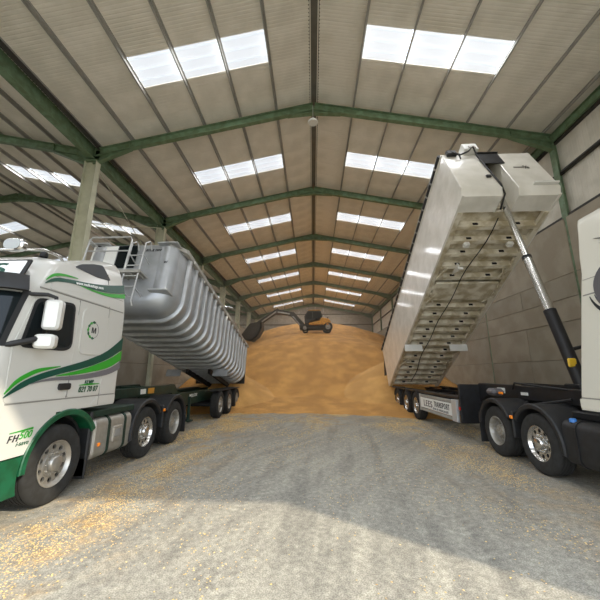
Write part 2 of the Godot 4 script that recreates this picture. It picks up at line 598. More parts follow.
func walls() -> void:
	var r := structure("wall_right")
	panel_wall(r, 8.36, -1.0)
	var b := MB.new()
	b.span(Vector3(8.52, 0, BACK), Vector3(8.64, 6.72, 0.3), 0.0)
	put("backing_wall", b, M.wall_paint, r)
	var sh := MB.new()   # cladding sheet above the concrete, a metre wide
	var zs := []
	for i in 5:
		zs.append([-0.4975 + 0.199 * i, 0.0])
		zs.append([-0.4975 + 0.199 * i + 0.13, 0.0])
		zs.append([-0.4975 + 0.199 * i + 0.15, 0.008])
		zs.append([-0.4975 + 0.199 * i + 0.185, 0.008])
	zs.append([0.4975, 0.0])
	for i in zs.size() - 1:
		sh.quad(Vector3(8.56 + zs[i][1], 6.6, zs[i][0]), Vector3(8.56 + zs[i + 1][1], 6.6, zs[i + 1][0]), Vector3(8.56 + zs[i + 1][1], 10.1, zs[i + 1][0]), Vector3(8.56 + zs[i][1], 10.1, zs[i][0]), Vector3.LEFT)
	sh.span(Vector3(8.57, 6.6, -0.4975), Vector3(8.64, 10.1, 0.4975), 0.0)
	var shm := sh.make()
	var z := 0.2
	while z > BACK:
		put("cladding_sheet", shm, M.cladding, r, Vector3(0, 0, z - 0.5))
		z -= 1.0
	for y in [6.77, 8.31, 9.5]:
		b = MB.new()
		b.span(Vector3(8.42, y - 0.035, BACK), Vector3(8.56, y - 0.01, 0.3), 0.0)
		b.span(Vector3(8.42, y - 0.035, BACK), Vector3(8.44, y + 0.05, 0.3), 0.0)
		b.span(Vector3(8.54, y - 0.035, BACK), Vector3(8.56, y + 0.12, 0.3), 0.0)
		put("sheeting_rail", b, M.dark_rail, r)
	var l := structure("wall_left")
	panel_wall(l, -8.02, 1.0)
	var cap := MB.new()
	cap.span(Vector3(-8.24, 6.72, BACK), Vector3(-8.0, 6.8, -10.07), 0.01)
	put("coping", cap, M.concrete_2, l)
	var bk := structure("wall_back")
	var x := -24.8
	var j := 0
	while x < 8.7:
		var x1: float = minf(x + 1.2, 8.7)
		b = MB.new()
		b.span(Vector3(x + 0.004, 0, BACK - 0.15), Vector3(x1 - 0.004, 11.9, BACK), 0.012)
		put("wall_panel", b, M.wall_paint, bk)
		x = x1
		j += 1
	for y in [6.75, 8.5, 10.0]:
		b = MB.new()
		b.span(Vector3(-24.8, y - 0.05, BACK), Vector3(8.6, y + 0.05, BACK + 0.12), 0.005)
		put("sheeting_rail", b, M.dark_rail, bk)
	var fl := structure("wall_far_left")
	b = MB.new()
	b.span(Vector3(-25.0, 0, BACK), Vector3(-24.75, 10.2, 0.6), 0.0)
	put("cladding", b, M.wall_paint, fl)
	# the end wall behind the camera with the great doorway
	var fr := structure("wall_front")
	for q in [[Vector3(-7.5, 6.78, 0.3), Vector3(7.25, 11.9, 0.55)], [Vector3(-8.3, 0, 0.3), Vector3(-7.5, 11.9, 0.55)], [Vector3(7.25, 0, 0.3), Vector3(8.7, 11.9, 0.55)], [Vector3(-25.0, 0, 0.3), Vector3(-8.3, 11.9, 0.55)]]:
		b = MB.new()
		b.span(q[0], q[1], 0.0)
		put("cladding", b, M.wall_paint, fr)

# ------------------------------------------------------------------ ground
func floor_tex() -> ImageTexture:
	var S := 1024
	var im := Image.create(S, S, false, Image.FORMAT_RGB8)
	var nz := []
	for i in 6:
		var f := FastNoiseLite.new()
		f.seed = 100 + i
		f.noise_type = FastNoiseLite.TYPE_SIMPLEX_SMOOTH
		f.frequency = [0.3, 1.0, 1.0, 13.0, 1.6, 5.0][i]
		f.fractal_octaves = [3, 3, 3, 2, 4, 3][i]
		nz.append(f)
	var dir := Vector2(0.52, -0.855)
	var base_c := Vector3(0.292, 0.275, 0.233)
	var pale_c := Vector3(0.505, 0.478, 0.390)
	var dark := Vector3(0.150, 0.143, 0.126)
	var corn := Vector3(0.500, 0.310, 0.115)
	for j in S:
		var z := -20.0 + 22.0 * (j + 0.5) / S
		for i in S:
			var x := -9.0 + 18.0 * (i + 0.5) / S
			var p := Vector2(x, z)
			var a := p.dot(dir)
			var c := p.dot(Vector2(-dir.y, dir.x))
			var big: float = nz[0].get_noise_2d(x, z)
			var s1: float = nz[1].get_noise_2d(a * 0.12, c * 3.0)
			var s2: float = nz[2].get_noise_2d(x * 2.2 + z * 0.2, z * 0.14)
			var fine: float = nz[3].get_noise_2d(x, z)
			var mid: float = nz[4].get_noise_2d(x, z)
			var spots: float = nz[5].get_noise_2d(x, z)
			# dust rolled out in streaks
			var col := base_c.lerp(pale_c, clampf(0.38 + big * 0.45 + s1 * 0.35 + s2 * 0.2, 0.0, 0.9))
			var trail := exp(-pow((x - 0.45 + 0.5 * big) / 0.75, 2.0))
			col = col.lerp(dark, clampf(s2 * 0.8 + big * 0.5 + mid * 0.2, 0.0, 0.5))
			# the tread of tyres printed in the dust
			for tr in [[-2.1, 0.045], [-0.75, 0.02], [1.5, -0.03], [2.6, -0.02]]:
				var tx: float = x - tr[0] - tr[1] * z
				if absf(tx) < 0.19:
					col *= 1.0 + 0.16 * sin(z * 42.0 + absf(tx) * 22.0) * (0.5 + s1)
			# trodden maize meal
			var left := exp(-pow((x + 2.9 + 0.03 * z) / 0.85, 2.0)) * 0.9
			var right := exp(-pow((x - 3.3) / 0.9, 2.0)) * 0.5 * smoothstep(-2.0, -5.0, z)
			var toe := smoothstep(-11.5, -14.5, z) * 0.5
			var spill := trail * smoothstep(-9.5, -13.0, z) + exp(-pow((x + 2.9) / 0.75, 2.0)) * smoothstep(-9.5, -13.0, z)
			var k := (left + right + toe) * clampf(0.3 + mid * 1.4 + s1 * 0.7, 0.0, 1.4) + spill * clampf(0.35 + mid * 2.2, 0.0, 1.3)
			k = clampf(k, 0.0, 1.0) * (0.45 + 0.55 * clampf(spots * 2.5 + fine + 0.5, 0, 1))
			col = col.lerp(corn, k * 0.8)
			col = col.lerp(pale_c, smoothstep(0.2, 0.5, spots) * 0.22 * (1.0 - k))
			col *= 1.0 + fine * 0.34 + spots * 0.08
			im.set_pixel(i, j, Color(col.x, col.y, col.z).clamp().linear_to_srgb())
	# long pale scrapes
	var rng := RandomNumberGenerator.new()
	rng.seed = 12
	for n in 46:
		var q := Vector2(rng.randf_range(-3.2, 4.0), rng.randf_range(-13.0, -0.5))
		var d := Vector2(rng.randf_range(0.35, 0.75) * (1.0 if rng.randf() < 0.6 else -0.9), -1.0).normalized()
		if rng.randf() < 0.35: d = Vector2(rng.randf_range(-0.12, 0.12), -1.0).normalized()
		var power := rng.randf_range(0.12, 0.4)
		var length := rng.randf_range(0.6, 3.6)
		for t in int(length * 55.0):
			var w := q + d * (t / 55.0)
			var u := Vector2i(int((w.x + 9.0) / 18.0 * S), int((w.y + 20.0) / 22.0 * S))
			if u.x < 0 or u.y < 0 or u.x >= S or u.y >= S: continue
			im.set_pixelv(u, im.get_pixelv(u).lerp(Color(0.86, 0.84, 0.77), power * (0.6 + 0.4 * sin(t * 0.9 + n))))
	return ImageTexture.create_from_image(im)

func ground() -> void:
	var f := structure("floor")
	var m := StandardMaterial3D.new()
	m.resource_name = "shed_floor"
	m.albedo_texture = floor_tex()
	m.roughness = 0.85
	m.detail_enabled = true
	m.detail_blend_mode = BaseMaterial3D.BLEND_MODE_MUL
	m.detail_uv_layer = BaseMaterial3D.DETAIL_UV_2
	m.detail_albedo = noise_tex(0.14, 3, Color(0.8, 0.795, 0.78), Color(1, 1, 1), 52, 0.3, 0.66, 1024)
	m.uv2_triplanar = true
	m.uv2_world_triplanar = true
	m.uv2_scale = Vector3.ONE * 0.37
	bump(m, m.detail_albedo, 0.3)
	var b := MB.new()
	b.quad(Vector3(-9, 0, -20), Vector3(9, 0, -20), Vector3(9, 0, 2), Vector3(-9, 0, 2), Vector3.UP)
	for p in b.v:
		b.uv.append(Vector2((p.x + 9.0) / 18.0, (p.z + 20.0) / 22.0))
	put("slab", b, m, f)
	b = MB.new()
	b.span(Vector3(-25, -0.3, BACK - 0.2), Vector3(9, -0.012, 2), 0.0)
	b.quad(Vector3(-25, 0, -46), Vector3(-9, 0, -46), Vector3(-9, 0, 0.3), Vector3(-25, 0, 0.3), Vector3.UP)
	b.quad(Vector3(-9, 0, -46), Vector3(9, 0, -46), Vector3(9, 0, -20), Vector3(-9, 0, -20), Vector3.UP)
	put("screed", b, M.yard, f)
	var y := structure("ground")
	b = MB.new()
	b.span(Vector3(-70, -0.3, 2.0), Vector3(70, 0.0, 110), 0.0)
	b.span(Vector3(9, -0.3, -60), Vector3(70, -0.02, 2), 0.0)
	put("yard_concrete", b, M.yard, y)

# ------------------------------------------------------------------ maize
var hn: FastNoiseLite

func heap_y(x: float, z: float) -> float:
	var k := [Vector2(-13.6, -0.45), Vector2(-14.6, 0.0), Vector2(-15.6, 0.16), Vector2(-17.6, 0.5), Vector2(-19.6, 1.3), Vector2(-26, 4.2), Vector2(-31, 5.45), Vector2(-33, 5.75), Vector2(-37.2, 7.45), Vector2(-40, 7.8), Vector2(-46.5, 7.3)]
	var toe := 0.5 * hn.get_noise_2d(x * 6.0, 3.0) * smoothstep(-17.5, -14.5, z)
	var zz := z + toe - (0.36 * x if x > 0.0 else -0.1 * x) * smoothstep(-19.0, -14.0, z)
	var y := -0.45
	for i in k.size() - 1:
		if zz <= k[i].x and zz >= k[i + 1].x:
			var t: float = (zz - k[i].x) / (k[i + 1].x - k[i].x)
			y = lerpf(k[i].y, k[i + 1].y, t)
	if zz < -46.5: y = 7.3
	var up := smoothstep(-14.7, -32.0, z)
	y -= up * 0.026 * (x - 0.3) * (x - 0.3)
	return y + hn.get_noise_2d(x * 2.0, z * 2.0) * 0.06 * smoothstep(-14.5, -18.0, z) + hn.get_noise_2d(x * 9.0, z * 9.0) * 0.012

func field(f: Callable, x0: float, x1: float, z0: float, z1: float, nx: int, nz: int, floor_y: float) -> MB:
	var b := MB.new()
	var rows := []
	var ns := []
	for j in nz + 1:
		var r := []
		var q := []
		for i in nx + 1:
			var x := lerpf(x0, x1, float(i) / nx)
			var z := lerpf(z0, z1, float(j) / nz)
			var y: float = f.call(x, z)
			r.append(Vector3(x, maxf(y, floor_y), z))
			var e := 0.06
			q.append(Vector3(-(f.call(x + e, z) - f.call(x - e, z)) / (2 * e), 1.0, -(f.call(x, z + e) - f.call(x, z - e)) / (2 * e)).normalized())
		rows.append(r)
		ns.append(q)
	for j in nz:
		for i in nx:
			var a: Vector3 = rows[j][i]
			if maxf(maxf(a.y, rows[j][i + 1].y), maxf(rows[j + 1][i].y, rows[j + 1][i + 1].y)) <= floor_y + 0.0001:
				continue
			b.squad(a, rows[j][i + 1], rows[j + 1][i + 1], rows[j + 1][i], ns[j][i], ns[j][i + 1], ns[j + 1][i + 1], ns[j + 1][i])
	return b

func cone_y(x: float, z: float, cx: float, cz: float, h: float, s: float) -> float:
	var r := Vector2(x - cx, z - cz).length()
	var a := atan2(z - cz, x - cx)
	var y := h + 0.12 - s * sqrt(r * r + 0.06) * (1.0 + 0.07 * hn.get_noise_2d(cos(a) * 9.0 + cx, sin(a) * 9.0))
	return y + hn.get_noise_2d(x * 9.0, z * 9.0) * 0.03 + hn.get_noise_2d(x * 26.0, z * 26.0) * 0.012

func maize() -> void:
	hn = FastNoiseLite.new()
	hn.seed = 9
	hn.frequency = 0.12
	hn.fractal_octaves = 3
	var o := put("maize_heap", field(heap_y, -7.9, 8.3, -12.4, -45.7, 110, 220, -0.03), M.maize)
	tag(o, "huge golden maize heap banked up against the back of the shed", "maize heap", "", "stuff")
	o = put("tipped_maize_pile", field(func(x, z): return cone_y(x, z, -4.8, -18.6, 1.95, 0.54) , -7.9, -0.8, -23.0, -14.2, 76, 90, -0.03), M.maize_fresh)
	tag(o, "small fresh cone of maize spilling behind the grey ribbed tipper", "maize pile", "", "stuff")
	o = put("tipped_maize_pile", field(func(x, z): return cone_y(x, z, 5.0, -20.3, 2.6, 0.5), 0.0, 8.3, -25.6, -14.8, 84, 110, -0.03), M.maize_fresh)
	tag(o, "larger fresh cone of maize spilling behind the white tipper", "maize pile", "", "stuff")
	# loose kernels on the floor
	var km := MB.new()
	var ring := []
	for i in 6:
		var a := TAU * i / 6
		ring.append(Vector3(cos(a), 0.0, sin(a)))
	for i in 6:
		var j := (i + 1) % 6
		km.tri(Vector3(0, 0.75, 0), ring[i], ring[j], Vector3.UP, ring[i], ring[j])
		km.tri(Vector3(0, -0.5, 0), ring[i], ring[j], Vector3.DOWN, ring[i], ring[j])
	var rng := RandomNumberGenerator.new()
	rng.seed = 4
	var clump := FastNoiseLite.new()
	clump.seed = 6
	clump.frequency = 0.55
	clump.fractal_octaves = 3
	var places := []
	var tries := 0
	while places.size() < 50000 and tries < 900000:
		tries += 1
		var x := rng.randf_range(-7.5, 8.0)
		var z := rng.randf_range(-14.9, -0.9)
		var c := clump.get_noise_2d(x, z * 0.6)
		var d := 0.07 + 0.9 * exp(-pow((x + 3.1) / 0.85, 2.0)) + 0.55 * exp(-pow((x - 3.4) / 0.9, 2.0)) * smoothstep(-2.0, -4.5, z)
		d += 1.1 * smoothstep(-12.6, -14.8, z) + 0.25 * smoothstep(-8.0, -13.0, z) * clampf(c * 4.0, 0, 1)
		d *= clampf(0.5 + c * 2.2, 0.05, 1.5)
		if rng.randf() < d:
			places.append([Vector3(x, 0.003, z), 1.0 if z > -8 else 1.35])
	var mm := MultiMesh.new()
	mm.transform_format = MultiMesh.TRANSFORM_3D
	mm.use_colors = true
	mm.mesh = km.make()
	mm.instance_count = places.size()
	for i in places.size():
		var s: float = rng.randf_range(0.0045, 0.0085) * places[i][1]
		var t := Basis(Vector3.UP, rng.randf() * TAU).scaled_local(Vector3(s, s * 0.8, s * rng.randf_range(1.0, 1.6)))
		mm.set_instance_transform(i, Transform3D(t, places[i][0]))
		var q := rng.randf_range(0.62, 1.1)
		mm.set_instance_color(i, Color(q, q * rng.randf_range(0.92, 1.05), q * rng.randf_range(0.8, 1.2)))
	var ki := MultiMeshInstance3D.new()
	ki.multimesh = mm
	ki.material_override = M.kernel
	ki.name = numbered("scattered_maize_kernels")
	add_child(ki)
	tag(ki, "loose yellow maize kernels scattered over the concrete floor", "maize kernels", "", "stuff")

# ------------------------------------------------------------------ lorries
var WH := {}

func ring_holes(b: MB, r0: float, r1: float, rh: float, count: int, x: float) -> void:
	var rm := (r0 + r1) / 2
	for i in count:
		for side in [-1.0, 1.0]:
			var a0: float = TAU * i / count
			var a1: float = a0 + side * PI / count
			var pts := PackedVector2Array()
			for k in 5:
				pts.append(Vector2.from_angle(lerpf(a0, a1, k / 4.0)) * r1)
			for k in 5:
				pts.append(Vector2.from_angle(lerpf(a1, a0, k / 4.0)) * r0)
			var c := Vector2.from_angle(a0) * rm
			var start := a0 + PI
			for k in 9:
				pts.append(c + Vector2.from_angle(start - side * PI * k / 8.0) * rh)
			var ids := Geometry2D.triangulate_polygon(pts)
			for q in range(0, ids.size(), 3):
				var t := []
				for e in 3:
					t.append(Vector3(x, pts[ids[q + e]].x, pts[ids[q + e]].y))
				b.flat(t[0], t[1], t[2], Vector3.RIGHT)
			for k in 8:
				var p: Vector2 = pts[10 + k]
				var p2: Vector2 = pts[11 + k]
				var mid := (c - (p + p2) / 2)
				b.quad(Vector3(x, p.x, p.y), Vector3(x, p2.x, p2.y), Vector3(x - 0.03, p2.x, p2.y), Vector3(x - 0.03, p.x, p.y), Vector3(0, mid.x, mid.y))

func wheel_meshes() -> void:
	var tyre := MB.new()
	var prof := [Vector2(0.275, -0.12), Vector2(0.3, -0.14), Vector2(0.35, -0.158), Vector2(0.41, -0.16), Vector2(0.46, -0.148), Vector2(0.485, -0.132), Vector2(0.497, -0.118)]
	for g in [-0.075, -0.025, 0.025, 0.075]:
		prof += [Vector2(0.5, g - 0.008), Vector2(0.486, g - 0.005), Vector2(0.486, g + 0.005), Vector2(0.5, g + 0.008)]
	prof += [Vector2(0.497, 0.118), Vector2(0.485, 0.132), Vector2(0.478, 0.139), Vector2(0.46, 0.148), Vector2(0.44, 0.156), Vector2(0.41, 0.16), Vector2(0.35, 0.158), Vector2(0.32, 0.15), Vector2(0.3, 0.14), Vector2(0.275, 0.12)]
	prof.reverse()
	tyre.lathe(prof, 52)
	WH.tyre = tyre.make()
	# convex alloy rim with hand holes
	var a := MB.new()
	a.lathe([Vector2(0.25, 0.05), Vector2(0.262, 0.1), Vector2(0.29, 0.13), Vector2(0.292, 0.142), Vector2(0.282, 0.145), Vector2(0.262, 0.118), Vector2(0.25, 0.095)], 44)
	ring_holes(a, 0.165, 0.252, 0.033, 10, 0.095)
	a.lathe([Vector2(0.168, 0.095), Vector2(0.16, 0.115), Vector2(0.105, 0.118), Vector2(0.098, 0.16), Vector2(0.085, 0.172), Vector2(0.0, 0.174)], 32)
	WH.alloy = a.make()
	# deep dish of a twin wheel
	var d := MB.new()
	d.lathe([Vector2(0.278, 0.12), Vector2(0.292, 0.142), Vector2(0.282, 0.148), Vector2(0.262, 0.12), Vector2(0.25, 0.08), Vector2(0.24, -0.03)], 44)
	ring_holes(d, 0.15, 0.242, 0.028, 8, -0.03)
	d.lathe([Vector2(0.155, -0.03), Vector2(0.13, -0.02), Vector2(0.125, 0.06), Vector2(0.105, 0.09), Vector2(0.0, 0.095)], 32)
	WH.dish = d.make()
	var k := MB.new()
	k.lathe([Vector2(0.275, -0.06), Vector2(0.0, -0.06)], 30)
	WH.back = k.make()
	for q in [["nuts_out", 0.118, 0.133], ["nuts_in", 0.075, 0.10]]:
		var n := MB.new()
		for i in 10:
			var t := TAU * (i + 0.5) / 10
			var rr: float = q[1]
			n.lathe([Vector2(0.014, rr - 0.02 if q[0] == "nuts_in" else rr - 0.005), Vector2(0.014, rr + 0.022), Vector2(0.0, rr + 0.024)], 6, Vector3(0, cos(t), sin(t)) * q[2])
		WH[q[0]] = n.make()

# a wheel on the side `side` (+1 faces +x), its outer face at x
func wheel(parent: Node, x: float, z: float, side: float, kind: String, rim: Material, r := 0.5) -> void:
	var w := put("wheel", WH.tyre, M.rubber, parent, Vector3(x - side * 0.16, r, z))
	w.scale = Vector3.ONE * (r / 0.5)
	if side < 0: w.rotation.y = PI
	put("rim", WH.alloy if kind == "alloy" else WH.dish, rim, w)
	put("brake_drum", WH.back, M.black_steel, w)
	tag(put("wheel_nuts", WH.nuts_out if kind == "alloy" else WH.nuts_in, rim, w), "", "", "", "stuff")
	if kind == "dish":
		var i := put("inner_wheel", WH.tyre, M.rubber, parent, Vector3(x - side * 0.5, r, z))
		i.scale = Vector3.ONE * (r / 0.5)

func axle(parent: Node, x: float, z: float, r := 0.5) -> void:
	var b := MB.new()
	b.tube([Vector3(-x, r, z), Vector3(x, r, z)], 0.075, 12)
	put("axle", b, M.black_steel, parent)

func arc_poly(c: Vector2, r0: float, r1: float, a0: float, a1: float, n := 18) -> PackedVector2Array:
	var p := PackedVector2Array()
	for i in n + 1:
		p.append(c + Vector2.from_angle(lerpf(a0, a1, float(i) / n)) * r1)
	for i in n + 1:
		p.append(c + Vector2.from_angle(lerpf(a1, a0, float(i) / n)) * r0)
	return p

func rounded(x0: float, y0: float, x1: float, y1: float, r: float, n := 5) -> PackedVector2Array:
	var p := PackedVector2Array()
	for q in [[x1 - r, y1 - r, 0.0], [x0 + r, y1 - r, PI / 2], [x0 + r, y0 + r, PI], [x1 - r, y0 + r, PI * 1.5]]:
		for i in n + 1:
			p.append(Vector2(q[0], q[1]) + Vector2.from_angle(q[2] + PI / 2 * i / n) * r)
	return p

func round_corners(src: Array, r: float, n := 4) -> PackedVector2Array:
	var p := PackedVector2Array()
	var m := src.size()
	for i in m:
		var a: Vector2 = src[(i + m - 1) % m]
		var b: Vector2 = src[i]
		var c: Vector2 = src[(i + 1) % m]
		var s := b + (a - b).normalized() * minf(r, a.distance_to(b) * 0.45)
		var e := b + (c - b).normalized() * minf(r, c.distance_to(b) * 0.45)
		for k in n + 1:
			var t := float(k) / n
			p.append(s.lerp(b, t).lerp(b.lerp(e, t), t))
	return p

# the cab: half width, front and corner radius by height
const CAB0 := [
	[1.18, 1.245, 1.18], [1.6, 1.25, 1.21], [1.98, 1.25, 1.2], [2.1, 1.25, 1.17], [2.68, 1.245, 1.0], [2.86, 1.235, 0.84], [3.0, 1.215, 0.76],
	[3.16, 1.18, 0.66], [3.26, 1.155, 0.5], [3.34, 1.14, 0.1], [3.46, 1.12, -0.25], [3.6, 1.09, -0.6], [3.68, 1.03, -0.8], [3.72, 0.9, -0.9], [3.74, 0.6, -1.0]]
var CAB := []

func cab_at(y: float) -> Vector2:
	for i in CAB.size() - 1:
		if y <= CAB[i + 1][0]:
			var t: float = clampf((y - CAB[i][0]) / (CAB[i + 1][0] - CAB[i][0]), 0, 1)
			return Vector2(lerpf(CAB[i][1], CAB[i + 1][1], t), lerpf(CAB[i][2], CAB[i + 1][2], t))
	return Vector2(CAB[-1][1], CAB[-1][2])

# outline of the cab at one height; a0..a1 in quarter turns from the rear of the +x side round the front
func cab_row(y: float, hw: float, zf: float, zr: float, rf: float, rr: float, off := 0.0, front_only := -1.0) -> Array:
	var pts := []
	var tan := []
	var cs := [[hw - rr, zr + rr, rr, -90.0, 0.0], [hw - rf, zf - rf, rf, 0.0, 90.0], [-(hw - rf), zf - rf, rf, 90.0, 180.0], [-(hw - rr), zr + rr, rr, 180.0, 270.0]]
	for k in 4:
		if front_only >= 0.0 and (k == 0 or k == 3): continue
		var q: Array = cs[k]
		var n := 8 if k in [1, 2] else 3
		for i in n + 1:
			var a0: float = q[3]
			var a1: float = q[4]
			if front_only >= 0.0:
				if k == 1: a0 = front_only
				else: a1 = 180.0 - front_only
			var a := deg_to_rad(lerpf(a0, a1, float(i) / n))
			pts.append(Vector3(q[0] + (q[2] + off) * cos(a), y, q[1] + (q[2] + off) * sin(a)))
			tan.append(Vector3(-sin(a), 0, cos(a)))
	return [pts, tan]

func skin_rows(b: MB, rows: Array, closed: bool, caps := true) -> void:
	var P := []
	var N := []
	for j in rows.size():
		var n := []
		var p: Array = rows[j][0]
		for i in p.size():
			var lo: Vector3 = rows[maxi(j - 1, 0)][0][i]
			var hi: Vector3 = rows[mini(j + 1, rows.size() - 1)][0][i]
			var t: Vector3 = rows[j][1][i]
			var m := t.cross(hi - lo).normalized()
			if m.dot(Vector3(t.z, 0, -t.x)) < 0: m = -m
			n.append(m)
		P.append(p)
		N.append(n)
	b.skin(P, N, closed)
	if caps:
		for q in [[0, Vector3.DOWN], [rows.size() - 1, Vector3.UP]]:
			var p: Array = P[q[0]]
			for i in range(1, p.size() - 1):
				b.flat(p[0], p[i], p[i + 1], q[1])

# a plate lying on the cab's side: poly in (z, y), standing off the side from o0 to o1
func side_plate(b: MB, poly: PackedVector2Array, side: float, o0: float, o1: float) -> void:
	var at := func(q: Vector2, o: float) -> Vector3: return Vector3(side * (cab_at(q.y).x + o), q.y, q.x)
	var m := poly.size()
	var ids := Geometry2D.triangulate_polygon(poly)
	for i in range(0, ids.size(), 3):
		b.flat(at.call(poly[ids[i]], o1), at.call(poly[ids[i + 1]], o1), at.call(poly[ids[i + 2]], o1), Vector3(side, 0.1, 0))
	var c := Vector2.ZERO
	for q in poly: c += q / m
	for i in m:
		var j := (i + 1) % m
		var t := poly[j] - poly[i]
		var out := Vector2(t.y, -t.x)
		if Geometry2D.is_polygon_clockwise(poly): out = -out
		b.quad(at.call(poly[i], o0), at.call(poly[j], o0), at.call(poly[j], o1), at.call(poly[i], o1), Vector3(0, out.y, out.x))

# a stripe between an upper and a lower line of (z, y) points
func stripe(called: String, upper: Array, lower: Array, side: float, material: Material, parent: Node, off := 0.014) -> void:
	var b := MB.new()
	var n := 24
	var pick := func(l: Array, t: float) -> Vector2:   # Catmull-Rom through the points
		var s := t * (l.size() - 1)
		var i := mini(int(s), l.size() - 2)
		var p: Array = [l[maxi(i - 1, 0)], l[i], l[i + 1], l[mini(i + 2, l.size() - 1)]]
		return p[1].cubic_interpolate(p[2], p[0], p[3], s - i)
	var at := func(q: Vector2, o: float) -> Vector3: return Vector3(side * (cab_at(q.y).x + o), q.y, q.x)
	for i in n:
		var a: Vector2 = pick.call(upper, float(i) / n)
		var c: Vector2 = pick.call(upper, float(i + 1) / n)
		var d: Vector2 = pick.call(lower, float(i + 1) / n)
		var e: Vector2 = pick.call(lower, float(i) / n)
		b.quad(at.call(a, off), at.call(c, off), at.call(d, off), at.call(e, off), Vector3(side, 0, 0))
		b.quad(at.call(a, off), at.call(c, off), at.call(c, off - 0.006), at.call(a, off - 0.006), Vector3.UP)
		b.quad(at.call(e, off), at.call(d, off), at.call(d, off - 0.006), at.call(e, off - 0.006), Vector3.DOWN)
	put(called, b, material, parent)

func arch_poly() -> PackedVector2Array:
	var p := PackedVector2Array()
	for i in 25:
		var a := lerpf(2.0, 152.0, i / 24.0)
		p.append(Vector2(-0.14, 0.48) + Vector2.from_angle(deg_to_rad(a)) * lerpf(0.64, 0.77, i / 24.0))
	for i in 25:
		var a := lerpf(152.0, 2.0, i / 24.0)
		p.append(Vector2(-0.14, 0.48) + Vector2.from_angle(deg_to_rad(a)) * lerpf(0.68, 0.555, i / 24.0))
	return p

